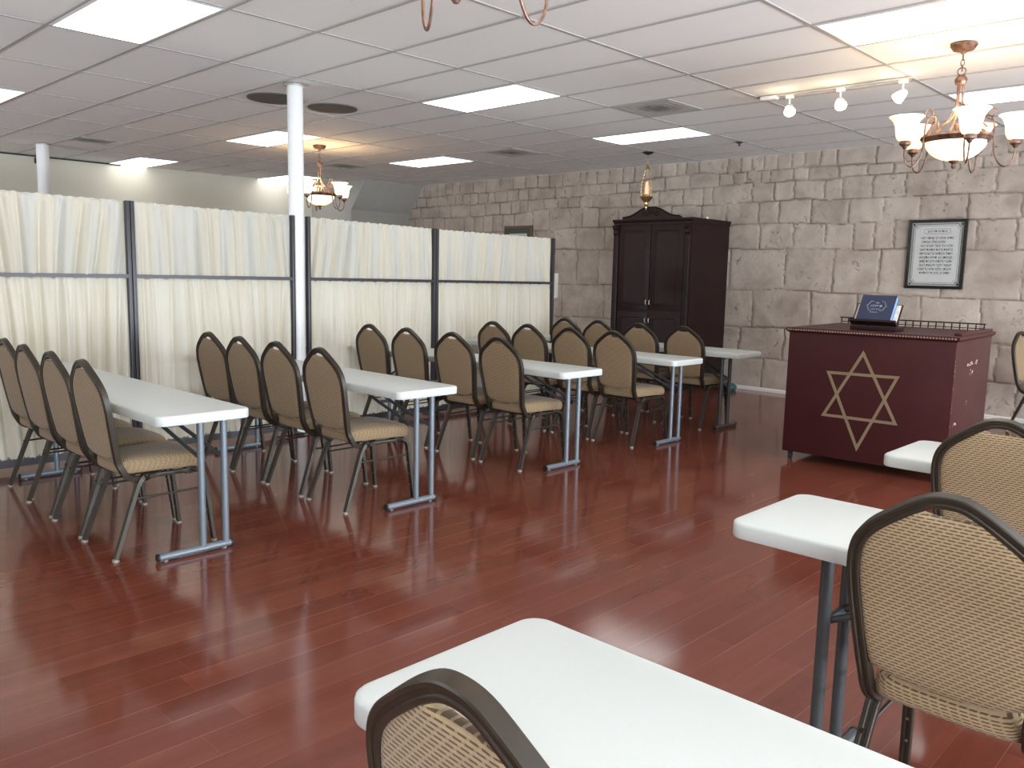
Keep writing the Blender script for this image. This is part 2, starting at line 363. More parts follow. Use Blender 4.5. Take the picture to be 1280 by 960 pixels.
# ceiling: lay-in tiles above a T-bar grid
b = MB()
GX = [3.735+0.6096*k for k in range(-11, 11)]; GY = [3.581+1.2192*k for k in range(-6, 9)]
GX = [x for x in GX if XF < x < XB]; GY = [y for y in GY if YR < y < YL]
b.box((XF-0.15, YR-0.15, CEIL+0.007), (XB+0.15, YL+0.15, CEIL+0.08), 0)
for x in GX: b.box((x-0.011, YR, CEIL), (x+0.011, YL, CEIL+0.006), 1)
for y in GY: b.box((XF, y-0.010, CEIL+0.0005), (XB, y+0.010, CEIL+0.006), 1)
struct(b.build('ceiling', [M['tile'], M['grid']], smooth=False))
b = MB(); b.box((XF-0.15, YL, 0), (XB+0.15, YL+0.15, CEIL+0.006)); struct(b.build('wall_left', M['cream'], smooth=False))
b = MB(); b.box((XF-0.15, YR-0.15, 0), (XF, YL, 0.35)); b.box((XF-0.15, YR-0.15, 2.45), (XF, YL, CEIL+0.006))
ys_ = [YR-0.15] + [v for w_ in ADDED_BACK_WINS for v in w_] + [YL]
for i in range(0, len(ys_), 2): b.box((XF-0.15, ys_[i], 0.35), (XF, ys_[i+1], 2.45))  # openings left for the added back windows
struct(b.build('wall_front', M['soffit'], smooth=False))
b = MB(); b.box((XF, YR-0.15, 0), (XB, YR, 0.35)); b.box((XF, YR-0.15, 2.45), (XB, YR, CEIL+0.006))
xs = [XF] + [v for w_ in WINS for v in w_] + [XB]
for i in range(0, len(xs), 2): b.box((xs[i], YR-0.15, 0.35), (xs[i+1], YR, 2.45))
struct(b.build('wall_right', M['cream'], smooth=False))
for i, (a, c) in enumerate(WINS):
    b = MB(); t_ = 0.05
    b.box((a, YR-0.11, 0.35), (c, YR-0.05, 0.40)); b.box((a, YR-0.11, 2.40), (c, YR-0.05, 2.45))
    for x in (a, (a+c)/2-t_/2, c-t_): b.box((x, YR-0.11, 0.40), (x+t_, YR-0.05, 2.40))
    struct(b.build('window_%d' % (i+1), M['post'], smooth=False))

for i, (a, c) in enumerate(ADDED_BACK_WINS):  # frames of the added back windows
    b = MB(); t_ = 0.05
    b.box((XF-0.11, a, 0.35), (XF-0.05, c, 0.40)); b.box((XF-0.11, a, 2.40), (XF-0.05, c, 2.45))
    for y in (a, (a+c)/2-t_/2, c-t_): b.box((XF-0.11, y, 0.40), (XF-0.05, y+t_, 2.40))
    struct(b.build('window_%d' % (i+len(WINS)+1), M['post'], smooth=False))

# stone wall: rows and joints of the stamped blocks
BND = [[(2.324,2.736),(3.451,2.717),(3.907,2.733),(4.193,2.745),(4.75,2.738),(5.105,2.743),(5.567,2.744),(5.987,2.761),(6.633,2.75),(7.277,2.712),(7.841,2.721),(8.554,2.726),(9.138,2.732),(10.382,2.719),(11.579,2.709)],[(2.313,2.61),(2.536,2.602),(3.048,2.604),(3.57,2.596),(3.896,2.599),(4.126,2.595),(4.344,2.59),(4.7,2.602),(4.978,2.59),(5.301,2.599),(5.522,2.582),(5.976,2.576),(6.343,2.575),(7.27,2.567),(8.372,2.562),(8.744,2.555),(9.698,2.546),(10.436,2.538),(11.865,2.538)],[(2.275,2.347),(2.783,2.34),(3.163,2.341),(3.779,2.352),(4.061,2.352),(4.288,2.348),(4.724,2.367),(5.165,2.357),(5.611,2.365),(5.962,2.349),(7.26,2.378),(8.007,2.394),(8.657,2.419),(9.352,2.357),(9.692,2.343),(10.373,2.338),(12.091,2.347)],[(2.438,2.082),(2.761,2.083),(3.341,2.082),(3.856,2.078),(4.04,2.073),(5.147,2.091),(5.582,2.092),(7.417,2.101),(8.134,2.105),(8.945,2.085),(10.211,2.07)],[(2.222,1.756),(2.734,1.766),(3.341,1.777),(4.017,1.77),(4.776,1.783),(5.575,1.786),(7.416,1.783),(8.518,1.787),(10.204,1.78)],[(2.176,1.248),(2.729,1.252),(3.173,1.258),(3.909,1.265),(4.435,1.277),(4.953,1.281),(5.553,1.258),(7.392,1.273),(8.498,1.263),(10.191,1.262)],[(2.391,0.791),(4.741,0.814),(4.943,0.812),(5.571,0.795),(7.56,0.783),(8.48,0.772),(10.179,0.779)],[(2.171,0.393),(2.393,0.386),(4.713,0.418),(5.377,0.402),(10.17,0.388)]]
JNT = [[2.446,2.741,3.106,3.442,3.762,4.209,4.41,4.606,4.767,4.942,5.127,5.294,5.442,5.629,6.051,6.246,6.389,6.637,7.089,7.289,7.53,7.756,7.95,8.071,8.414,8.68,8.92,9.175,9.446,9.742,10.058,10.372,10.708,10.893,11.069,11.279,11.472],[2.34,2.668,3.053,3.296,3.566,3.848,4.183,4.545,4.74,5.04,5.158,5.353,5.544,5.745,6.187,6.576,6.944,7.169,7.393,7.689,7.897,8.36,8.551,9.109,9.325,9.574,9.848,10.015,10.253,10.458,10.636,10.818,11.024,11.276,11.578],[2.524,2.998,3.423,3.779,4.117,4.335,4.712,4.97,5.271,5.826,5.969,6.274,6.657,7.126,7.521,7.815,8.057,8.29,8.481,8.774,9.111,9.284,9.479,9.732,10.067,10.434,10.925,11.23,11.73],[2.27,2.772,3.251,3.635,4.026,4.483,4.89,5.162,5.614,7.338,7.686,8.001,8.233,8.651,9.001,9.4,9.661,9.892,10.118,10.331,10.587,11.079,11.398,11.661],[2.663,3.113,3.499,3.719,3.959,4.285,4.684,5.126,5.584,7.569,8.112,8.557],[2.206,2.965,3.633,4.164,4.769,5.524,7.668,8.078],[2.555,3.154,3.85,4.408,5.177,7.549,8.359],[2.369,4.727,5.339,7.686,8.07],[2.153,4.389,4.989,7.744]]
def stone_wall():
    rs = np.random.RandomState(5)
    st = 0.015; ys = np.arange(YR, YL+st, st); zs = np.linspace(0, CEIL+0.006, 195)
    Yg, Zg = np.meshgrid(ys, zs, indexing='ij')
    def wob(q, amp, sc, seed):
        r = np.random.RandomState(seed); o = np.zeros_like(q)
        for k in range(5): o += np.sin(q*sc*(1+k*0.83)*(0.8+0.4*r.rand())+r.rand()*7)/(1+k)
        return o*amp
    bz = [np.full_like(Yg, CEIL+0.05)]
    for i, bd in enumerate(BND):
        a = np.array(bd); bz.append(np.interp(Yg, a[:, 0], a[:, 1]) + wob(Yg, 0.006, 4.1, 20+i) + wob(Yg, 0.0025, 31., 50+i))
    bz.append(np.full_like(Yg, -0.02))
    J = np.zeros_like(Yg); BL = np.zeros_like(Yg); D = np.full_like(Yg, 9.)
    for r in range(9):
        js = list(JNT[r]); wd = [0.30, 0.33, 0.38, 0.40, 0.45, 0.6, 0.6, 0.6, 0.6][r]
        lo, hi = min(js), max(js)
        js = [j for k, j in enumerate(js)]
        y = lo
        while y > YR: y -= wd*(0.7+0.6*rs.rand()); js.append(y)
        y = hi
        while y < YL: y += wd*(0.45+0.5*rs.rand()); js.append(y)
        js.sort(); gaps = [(js[i], js[i+1]) for i in range(len(js)-1)]
        for a, c in gaps:
            if c-a > 1.5*max(wd, 0.45)+0.15:
                n = int(round((c-a)/wd))
                js += [a+(c-a)*(k+0.3*(rs.rand()-0.5))/n for k in range(1, n)]
        js = np.array(sorted(js)); msk = (Zg <= bz[r]) & (Zg > bz[r+1])
        yy = Yg + wob(Zg, 0.008, 9., 80+r) + wob(Zg*1.0+Yg*0.3, 0.004, 40., 90+r)
        idx = np.searchsorted(js, yy); i0 = np.clip(idx-1, 0, len(js)-1); i1 = np.clip(idx, 0, len(js)-1)
        dv = np.minimum(np.abs(yy-js[i0]), np.abs(yy-js[i1]))
        dh = np.minimum(bz[r]-Zg, Zg-bz[r+1])
        d = np.minimum(dv, dh); D = np.where(msk, d, D)
        rb = rs.rand(len(js)+2); BL = np.where(msk, rb[np.clip(idx, 0, len(js))], BL)
    width = 0.0095 + wob(Yg*1.3+Zg*2.1, 0.0030, 2.3, 7)
    J = np.clip(1.25 - D/np.maximum(width, 0.006), 0, 1); J = J*J*(3-2*J)
    J *= np.clip(0.80 + wob(Yg*0.9-Zg*1.7, 0.22, 3.7, 8), 0.30, 1)
    round_ = np.clip(D/0.045, 0, 1)**0.5
    relief = 0.010*(1-J) + 0.006*round_ + 0.005*BL + wob(Yg+Zg*0.7, 0.0016, 13., 9)*(1-J)*wob(Zg*1.2-Yg*0.4, 1., 9., 10)
    X_ = XB - relief
    n, m_ = Yg.shape
    vs = np.stack([X_, Yg, Zg], -1).reshape(-1, 3)
    ii = (np.arange(n-1)[:, None]*m_ + np.arange(m_-1)[None, :]).ravel()
    q = np.stack([ii, ii+1, ii+1+m_, ii+m_], -1)
    me = bpy.data.meshes.new('wall_back'); me.vertices.add(len(vs)); me.vertices.foreach_set('co', vs.ravel())
    me.loops.add(q.size); me.loops.foreach_set('vertex_index', q.ravel().astype(np.int32))
    me.polygons.add(len(q)); me.polygons.foreach_set('loop_start', (np.arange(len(q))*4).astype(np.int32))
    me.update(calc_edges=True)
    for nm, arr in (('joint', J), ('block', BL)):
        at = me.attributes.new(nm, 'FLOAT', 'POINT'); at.data.foreach_set('value', arr.ravel().astype(np.float32))
    me.shade_smooth(); me.materials.append(M['stone'])
    o = bpy.data.objects.new('wall_back', me); C.objects.link(o); struct(o)
stone_wall()
b = MB(); b.prism([(XB-0.035, 0), (XB, 0), (XB, 0.045), (XB-0.022, 0.045), (XB-0.035, 0.03)], 'y', YR, 5.50); struct(b.build('baseboard_back', M['base'], smooth=False))
# sloping boxed-in corner at the far left
b = MB(); b.prism([(11.65, CEIL+0.005), (YL, CEIL+0.005), (YL, 0), (12.07, 0), (12.07, 2.43)], 'x', 8.49, XB-0.004); struct(b.build('trim_1', M['soffit'], smooth=False))
b = MB(); b.box((XF, YL-0.02, CEIL-0.020), (5.15, YL, CEIL)); struct(b.build('trim_2', M['black'], smooth=False))

# ------------------------------------------------------------------ seminar tables
G_, D_ = M['tableleg'], M['darkleg']
def make_table(label, x, y0, legmat, group):
    TW, TL = 0.457, 2.52
    t = empty('folding_table', (x+TW/2, y0+TL/2, 0)); tag(t, label, 'table', group)
    b = MB(); rings = []
    for ins, z in ((0.012, 0.690), (0.002, 0.692), (0.0, 0.697), (0.0, 0.727), (0.0015, 0.733), (0.005, 0.7365), (0.010, 0.738)):
        rings.append([(p[0], p[1], z) for p in rrect(-TW/2+ins, -TL/2+ins, TW/2-ins, TL/2-ins, 0.045-ins*0.5, 7)])
    b.rings(rings); b.build('tabletop', M['plastic'], t, ang=50)
    b = MB(); b.box((-TW/2+0.10, -TL/2+0.18, 0.672), (-TW/2+0.12, TL/2-0.18, 0.690)); b.box((TW/2-0.12, -TL/2+0.18, 0.672), (TW/2-0.10, TL/2-0.18, 0.690))
    b.build('underside_rail', M['darkleg'], t, smooth=False)
    for s in (-1, 1):
        yy = s*(TL/2-(0.20 if legmat is G_ else 0.235))
        for xx in ((0.12, 0.24) if legmat is G_ else (-0.03, 0.115)):
            b = MB(); b.tube([(xx-0.06, yy, 0.026), (xx-0.06, yy, 0.690)], 0.0175, 14, ref=(1,0,0)); b.build('leg', legmat, t)
        b = MB(); b.tube([(-0.165, yy, 0.0215), (0.205, yy, 0.0215)], 0.0185, 14); fb = b.build('foot_bar', legmat, t)
        for xe, d in ((-0.165, -1), (0.205, 1)):
            b = MB(); b.tube([(xe-d*0.004, yy, 0.0215), (xe+d*0.006, yy, 0.0215)], 0.0200, 14); b.build('end_cap', M['black'], fb)
        xl = 0.06 if legmat is G_ else -0.08
        for xe in (-0.13, 0.17):
            b = MB(); b.lathe([(0.012, 0.0), (0.013, 0.006), (0.009, 0.012)], (xe, yy, 0.0), 12); b.build('glide', M['glide'], fb)
        if legmat is D_: b = MB(); b.tube([(xl, yy, 0.47), (xl+0.12, yy, 0.47)], 0.013, 10); b.build('crossbar', M['darkleg'], t)
        b = MB(); b.tube([(xl+0.005, yy, 0.47), (0.005, yy-s*0.30, 0.60), (-0.02, yy-s*0.44, 0.672)], 0.010, 8)
        b.tube([(xl+0.115, yy, 0.47), (0.085, yy-s*0.28, 0.60), (0.06, yy-s*0.44, 0.672)], 0.010, 8)
        b.tube([(0.0, yy-s*0.30, 0.60), (0.09, yy-s*0.30, 0.60)], 0.010, 8)
        b.build('brace', M['darkleg'], t)
    return t
GT = 'long white seminar tables'
TABLES = [(1.540, 3.665, G_, 'long narrow white folding table nearest the left edge, seen end-on with grey legs'),
    (2.880, 3.640, G_, 'long narrow white folding table directly behind the leftmost white table'),
    (4.350, 3.690, G_, 'middle one of the five white tables along the curtains, third from the left'),
    (5.725, 3.690, G_, 'white folding table fourth from the left, in front of the dark cabinet'),
    (6.765, 3.700, D_, 'farthest white folding table, next to the dark cabinet, with dark legs'),
    (0.730, 1.065-2.52, D_, 'white folding table filling the bottom foreground of the picture'),
    (2.060, 1.130-2.52, D_, 'white folding table on the right with a rounded end and dark legs showing'),
    (3.330, 1.180-2.52, D_, 'white table end just in front of the burgundy podium')]
for x, y0, lm, lb in TABLES: make_table(lb, x, y0, lm, GT)

# ------------------------------------------------------------------ banquet chairs
LZ = [0.36, 0.43, 0.48, 0.56, 0.66, 0.80, 0.93]; LX = [0.09, 0.052, 0.036, 0.020, 0.004, -0.018, -0.042]
def lean(z): return float(np.interp(z, LZ, LX))
def gprof(a, c, g=0.0022):
    h = [(a-0.002, -c), (a, -c+0.003), (a, -c*0.35), (a-g, -c*0.2), (a-g, c*0.2), (a, c*0.35), (a, c-0.003), (a-0.002, c)]
    return h + [(-p, -q) for p, q in h]
HOOP = [(0, .944), (.036, .939), (.078, .917), (.125, .884), (.164, .852), (.191, .814), (.2025, .764), (.202, .70), (.192, .60), (.180, .50), (.176, .465)]
def make_chair():
    t = empty('banquet_chair')
    right = [(lean(z), -y, z) for y, z in HOOP[::-1]]; left = [(lean(z), y, z) for y, z in HOOP[1:]]
    lowr = [(0.235, -.166, .394), (.165, -.167, .383), (.112, -.169, .384), (.074, -.173, .405), (.053, -.176, .44)]
    path = catmull(lowr + right + left + [(x, -y, z) for x, y, z in lowr[::-1]], 4)
    b = MB(); b.sweep(path, gprof(0.0140, 0.0150, 0.0028), ref=(1, 0, 0.25)); b.build('back_frame', M['frame'], t, ang=30)
    # upholstered back pad, dipping at the top for the hand hold
    half = [(0, .906), (.03, .9065), (.052, .911), (.068, .917), (.092, .898), (.120, .877), (.154, .845), (.179, .809), (.190, .762), (.1895, .70), (.180, .60), (.172, .54), (.166, .51), (.158, .498), (.13, .488), (.08, .478), (0, .473)]
    pts = catmull([(0, y, z) for y, z in half], 3); pts = [(p.y, p.z) for p in pts]
    pts = pts + [(-y, z) for y, z in pts[-2:0:-1]]; cz = .69; rings = []
    for s_, off in ((.02, -.016), (.5, -.0155), (.8, -.0145), (.93, -.013), (.985, -.010), (1.0, -.004), (1.0, .006), (.985, .014), (.93, .022), (.8, .029), (.5, .033), (.02, .034)):
        rings.append([(lean(cz+s_*(z-cz))+off, y*s_, cz+s_*(z-cz)) for y, z in pts])
    b = MB(); b.rings(rings); b.build('backrest', M['weave'], t, ang=60)
    # seat cushion
    sh = [(.048, 0), (.050, .10), (.060, .150), (.095, .170), (.25, .192), (.40, .210), (.448, .204), (.476, .165), (.488, .09), (.491, 0)]
    sp = catmull([(x, y, 0) for x, y in sh], 3); sp = [(p.x, p.y) for p in sp]; sp = sp + [(x, -y) for x, y in sp[-2:0:-1]]
    rings = []
    for s_, z in ((.90, .404), (.975, .406), (.995, .415), (1.0, .430), (.995, .447), (.975, .461), (.92, .472), (.8, .479), (.5, .484), (.02, .485)):
        rings.append([(.26+(x-.26)*s_, y*s_, z + 0.006*math.cos((x-.26)*5)) for x, y in sp])
    b = MB(); b.rings(rings); b.build('seat', M['weave_seat'], t, ang=60)
    b = MB()
    for s in (-1, 1): b.sweep([(.165, s*.176, .389), (.40, s*.190, .391)], gprof(0.010, 0.010), ref=(0, 1, 0))
    b.box((.12, -.17, .384), (.145, .17, .404)); b.box((.385, -.185, .384), (.41, .185, .404))
    b.build('seat_frame', M['frame'], t)
    for s in (-1, 1):
        b = MB(); p = catmull([(.21, s*.177, .391), (.165, s*.178, .386), (.132, s*.181, .362), (.10, s*.186, .285), (0, s*.2035, .012)], 4)
        b.sweep(p, gprof(0.012, 0.0185, 0.003), ref=(1, 0, 0.3), scale=[1.1-0.28*i/(len(p)-1) for i in range(len(p))])
        lg = b.build('leg', M['frame'], t, ang=30)
        b = MB(); b.lathe([(0.016, 0.0), (0.0165, 0.006), (0.012, 0.014)], (0, s*.2035, 0), 12); b.build('glide', M['glide'], lg)
        b = MB(); p = catmull([(.36, s*.187, .391), (.415, s*.191, .388), (.449, s*.194, .362), (.462, s*.197, .27), (.492, s*.205, .012)], 4)
        b.sweep(p, gprof(0.0115, 0.0165, 0.0026), ref=(1, 0, 0), scale=[1.05-0.22*i/(len(p)-1) for i in range(len(p))])
        lg = b.build('leg', M['frame'], t, ang=30)
        b = MB(); b.lathe([(0.016, 0.0), (0.0165, 0.006), (0.012, 0.014)], (.492, s*.205, 0), 12); b.build('glide', M['glide'], lg)
        b = MB()
        for z in (.10, .17, .24, .31):
            x = .462+.03*(.27-z)/.258; b.lathe([(0.0045, -0.0135), (0.004, -0.0118)], (0, 0, 0), 8)
            k = len(b.v)-16
            for i in range(k, len(b.v)):
                q = b.v[i]; b.v[i] = (x+q[2], s*.198+q[0], z+q[1])
        b.build('stud', M['rivet'], lg)
        b = MB(); b.tube([(.083, s*.189, .287), (.458, s*.196, .292)], 0.0055, 8, ref=(0,0,1)); b.build('stretcher', M['frame'], t)
    return t
chair0 = make_chair(); used = [False]
def place(x, y, rz, label, group):
    if used[0]: o = copy_tree(chair0)
    else: o = chair0; used[0] = True
    o.location = (x, y, 0); o.rotation_euler = (0, 0, rz); tag(o, label, 'chair', group); return o
ORD = ['nearest the open aisle', 'second from the open aisle', 'third from the open aisle', 'closest to the curtains']
ROWS = [('leftmost white table', 1.46, [4.21, 4.69, 5.17, 5.64], [0, .0, .0, .0]),
    ('second white table from the left', 2.735, [4.15, 4.64, 5.11, 5.56], [-.03, 0, 0, .02]),
    ('third white table from the left', 4.265, [4.21, 4.71, 5.26, 5.77], [0, .03, 0, 0]),
    ('fourth white table from the left', 5.565, [4.17, 4.64, 5.14, 5.60], [0, 0, 0, 0]),
    ('farthest white table', 6.735, [4.24, 4.75, 5.25, 5.70], [0, 0.02, 0, 0])]
for nm, x, ys, rz in ROWS:
    for k, y in enumerate(ys):
        place(x + [0, .01, .02, .05][k]*(1 if x < 2 else 0.3), y, rz[k], 'tan woven chair at the %s, %s' % (nm, ORD[k]), 'banquet chairs at the long white tables')
place(0.640, 0.640, -0.05, 'tan woven chair cut off at the bottom edge, at the foreground white table', 'banquet chairs on the right')
place(1.955, 0.525, 0.0, 'large tan woven banquet chair at right foreground with brown rounded frame', 'banquet chairs on the right')
place(3.185, 0.725, 0.0, 'tan woven banquet chair partly hidden behind the large right foreground chair', 'banquet chairs on the right')
place(9.30, 2.03, -PI/2-0.15, 'tan banquet chair by stone wall right of the podium, cut by the right edge', 'banquet chairs on the right')

# ------------------------------------------------------------------ curtain partition
def curtain(x0, x1, z0, z1, y, seed, ruffle=0.02, parent=None, matl=None, amp=0.016, name='curtain', fringe=False):
    r = random.Random(seed); W_ = x1-x0; nx = int(W_/0.0055); nz = 34
    low = [(r.uniform(30, 62), r.uniform(0, 7), r.uniform(0.76, 1.0)) for _ in range(2)] + [(r.uniform(9, 20), r.uniform(0, 7), 0.7) for _ in range(2)]; hi = [(r.uniform(80, 150), r.uniform(0, 7)) for _ in range(4)]
    swp = [(r.uniform(-0.10, 0.10), r.uniform(2, 6), r.uniform(0, 7)) for _ in range(2)]
    vs = []
    for i in range(nx+1):
        x = x0+W_*i/nx
        for j in range(nz+1):
            v = j/nz; z = z0+(z1-z0)*v; top = v**3
            xs_ = x + (1-v)*sum(a*math.sin(f*x+p) for a, f, p in swp)
            a = 0.0
            for f, p, w_ in low: q = math.sin(0.5*f*xs_+p); a += w_*(1-2*abs(q)**0.7 if w_ > 0.75 else math.sin(f*xs_+p)*0.6)
            a /= 2.2
            h_ = sum(math.sin(f*xs_+p+2.0*v) for f, p in hi)/3.0
            d = amp*1.9*(a*(1-0.6*top)) + (0.004+0.007*top)*h_
            zz = z
            if j == nz: zz = z + 0.006*math.sin(90*x+seed)+0.004*math.sin(41*x)
            if j == 0 and True: zz = z + 0.005*math.sin(37*x+seed) + (r.uniform(-0.009, 0.009) if fringe else 0)
            if z1-ruffle < z < z1-ruffle*0.45: d *= 0.45
            e = min(x-x0, x1-x, 0.03)/0.03
            vs.append((x, y+d*(0.3+0.7*e), zz))
    fs = [(i*(nz+1)+j, (i+1)*(nz+1)+j, (i+1)*(nz+1)+j+1, i*(nz+1)+j+1) for i in range(nx) for j in range(nz)]
    b = MB(); b.add(vs, fs); o = b.build(name, matl or M['curtain'], parent, ang=180)
    return o
def panel(label, xa, xb, ya, yb, ha, hb, ra, rb, seed, foot=True):
    L_ = math.hypot(xb-xa, yb-ya); rz = math.atan2(yb-ya, xb-xa); t = empty('curtain_partition', (xa, ya, 0), rz)
    tag(t, label, 'partition', 'cream curtain partition panels')
    hm, rm = (ha+hb)/2, (ra+rb)/2; sh_ = (hb-ha)/L_; sr = (rb-ra)/L_
    pw = 0.026
    for x, h_ in ((0, ha), (L_-pw, hb)):
        b = MB(); b.box((x, -0.028, 0.0), (x+pw, 0.018, h_), bev=0.002); b.build('post', M['post'], t, ang=30)
    for za, zb, th in ((ha-0.035, hb-0.035, 0.016), (ra, rb, 0.026), (0.035, 0.035, 0.05)):
        b = MB(); fy_, by_ = (-0.026, 0.012) if 0.5 < za < 1.5 else ((0.034, 0.046) if za > 1.5 else (-0.012, 0.012))
        b.add([(pw, fy_, za), (L_-pw, fy_, zb), (L_-pw, by_, zb), (pw, by_, za), (pw, fy_, za+th), (L_-pw, fy_, zb+th), (L_-pw, by_, zb+th), (pw, by_, za+th)],
            [(0,3,2,1),(4,5,6,7),(0,1,5,4),(1,2,6,5),(2,3,7,6),(3,0,4,7)]); b.build('rail', M['post'], t, smooth=False)
    up_ = curtain(pw*0.8, L_-pw*0.8, 0, 1, 0.020, seed, 0.06, t, M['sheer'], 0.021)
    for v in up_.data.vertices: x = v.co.x; z0_, z1_ = ra+sr*x+0.020, ha+sh_*x-0.002; v.co.z = z0_+(z1_-z0_)*v.co.z
    lo_ = curtain(pw*0.8, L_-pw*0.8, 0, 1, 0.020, seed+9, 0.03, t, M['curtain'], 0.026, fringe=True)
    for v in lo_.data.vertices: x = v.co.x; z0_, z1_ = 0.085, ra+sr*x+0.002; v.co.z = z0_+(z1_-z0_)*v.co.z
    for x in (pw/2, L_-pw/2):
        b = MB(); b.box((x-0.02, -0.13, 0.0), (x+0.02, 0.13, 0.022), bev=0.003); b.build('foot', M['post'], t)
    return t
PY = 6.25
panel('cream curtain partition panel cut by the left edge of the picture', 1.075, 2.466, PY, PY, 1.885, 1.868, 1.316, 1.316, 11)
for k in range(3):  # unseen panels added to keep back-window light off the chairs
    panel('cream curtain partition panel added out of view to block the window light', 1.075-1.39*(k+1), 1.068-1.39*k, PY, PY, 1.885, 1.885, 1.316, 1.316, 61+k)
panel('cream curtain partition panel just left of the near white column', 2.472, 3.812, PY, PY, 1.868, 1.850, 1.316, 1.313, 23)
panel('cream curtain partition panel just right of the near white column', 3.937, 5.369, PY+.0, PY, 1.850, 1.825, 1.312, 1.306, 37)
endp = panel('cream curtain partition panel at the right end, nearest the stone wall', 5.377, 7.052, PY, PY-.06, 1.822, 1.806, 1.306, 1.300, 51)
lt = curtain(0, 0.42, 1.14, 1.42, 0, 77, 0.03, endp, M['sheer'], 0.012, name='loose_curtain'); lt.location = (1.70, 0.025, 0); lt.rotation_euler = (0, 0, 0.60)

# ------------------------------------------------------------------ columns
def column(x, y, r, label):
    t = empty('ceiling_column', (x, y, 0)); tag(t, label, 'column', 'white round columns')
    b = MB(); b.lathe([(r, 0), (r, CEIL-0.006)], seg=32); b.build('shaft', M['white'], t)
    b = MB(); b.lathe([(r+0.001, CEIL-0.012), (r+0.024, CEIL-0.012), (r+0.024, CEIL)], seg=24); b.build('ceiling_flange', M['steel'], t)
    b = MB(); b.lathe([(r+0.001, 0.012), (r+0.04, 0.010), (r+0.04, 0.0)], seg=24); b.build('base_flange', M['white'], t)
column(3.866, 6.285, 0.0645, 'tall white round column standing between the curtain panels')
column(3.67, 11.95, 0.075, 'distant white round column rising behind the left curtain panel')

# ------------------------------------------------------------------ ceiling fittings
def troffer(x, y, label):
    t = empty('ceiling_light', (x+0.3048, y+0.6096, CEIL)); tag(t, label, 'ceiling light', 'rectangular ceiling light panels')
    b = MB(); W2, L2 = 0.296, 0.601
    o_ = [(-W2, -L2), (W2, -L2), (W2, L2), (-W2, L2)]; i_ = [(-W2+.022, -L2+.022), (W2-.022, -L2+.022), (W2-.022, L2-.022), (-W2+.022, L2-.022)]
    b.add([(x_, y_, 0.0) for x_, y_ in o_]+[(x_, y_, -0.004) for x_, y_ in i_]+[(x_, y_, 0.006) for x_, y_ in i_]+[(x_, y_, 0.006) for x_, y_ in o_],
          [(i, (i+1) % 4, 4+(i+1) % 4, 4+i) for i in range(4)]+[(4+i, 4+(i+1) % 4, 8+(i+1) % 4, 8+i) for i in range(4)]+[(12+i, 12+(i+1) % 4, (i+1) % 4, i) for i in range(4)])
    b.build('light_frame', M['white'], t, smooth=False)
    b = MB(); b.box((-W2+.022, -L2+.022, -0.0035), (W2-.022, L2-.022, 0.005)); b.build('diffuser', M['troffer'], t, smooth=False)
TL_ = [(1.906, 4.80, 'large glowing ceiling panel at the top left of the picture'), (1.906, 8.457, 'glowing ceiling panel cut off by the left edge of the picture'),
    (4.954, 1.143, 'large glowing ceiling panel at the top right, beside the near lit chandelier'), (4.954, 4.80, 'glowing ceiling panel in the middle of the ceiling, left of the grey square vent'),
    (4.954, 8.457, 'glowing ceiling panel crossed by the near white column, above the far chandelier'), (4.954, 12.115, 'small glowing ceiling panel against the far cream wall at left'),
    (7.392, 1.143, 'glowing ceiling panel at the right edge behind the near chandelier'), (7.392, 4.80, 'glowing ceiling panel above the dark cabinet and hanging brass lamp'),
    (7.392, 8.457, 'small glowing ceiling panel above the right end of the curtain partition'), (7.392, 12.115, 'small glowing ceiling panel right behind the far chandelier shades')]
for x, y, lb in TL_: troffer(x, y, lb)
for x, y in ((1.906, 1.143), (1.906, 12.115), (-0.532, 4.80), (-0.532, 8.457), (-0.532, 1.143), (-0.532, -2.514), (4.954, -2.514), (7.392, -2.514)):  # unseen panels added for the room light, continuing the visible rows
    troffer(x, y, 'rectangular glowing ceiling panel added out of view to light the room')

def vent(x, y, sx, sy, label, cat='vent'):
    t = empty('ceiling_vent', (x, y, CEIL)); tag(t, label, cat, 'grey ceiling vents')
    b = MB(); b.box((-sx/2, -sy/2, -0.003), (sx/2, sy/2, 0.004)); b.build('face_plate', M['vent'], t, smooth=False)
    b = MB()
    for k in range(3):
        q = 0.12+0.07*k; q *= sx/0.6
        for (a, c) in (((-q, -q), (q, -q+0.008)), ((-q, q-0.008), (q, q)), ((-q, -q), (-q+0.008, q)), ((q-0.008, -q), (q, q))):
            b.box((a[0], a[1], -0.005), (c[0], c[1], -0.003))
    b.build('louver', M['vent'], t, smooth=False)
vent(6.478, 4.475, 0.58, 0.58, 'grey stained square ceiling vent between the two bright panels in the middle')
vent(7.69, 7.50, 0.52, 0.52, 'small grey ceiling vent above the partition end, near the stone wall')
vent(7.25, 10.47, 0.50, 0.50, 'faint ceiling vent right of the far chandelier')
vent(3.95, 11.05, 0.45, 0.45, 'faint ceiling vent at far left above the distant column')
def disc(x, y, r, label):
    b = MB(); b.lathe([(0.0, -0.006), (r*0.96, -0.006), (r, -0.002), (r, 0.006)], (0, 0, 0), 40); o = b.build('round_speaker', M['grille'], None); o.location = (x, y, CEIL)
    tag(o, label, 'ceiling speaker', 'round dark ceiling discs')
disc(4.055, 6.93, 0.24, 'dark round ceiling disc partly hidden behind the white column')
disc(4.640, 6.89, 0.23, 'dark round ceiling disc just right of the white column')
b = MB(); b.lathe([(0.04, 0.0), (0.038, -0.008), (0.012, -0.012), (0.01, -0.035), (0.022, -0.038), (0.0, -0.042)], seg=14); o = b.build('fire_sprinkler', M['black']); o.location = (8.60, 4.84, CEIL)
tag(o, 'tiny dark sprinkler head on ceiling in front of the stone wall', 'sprinkler')

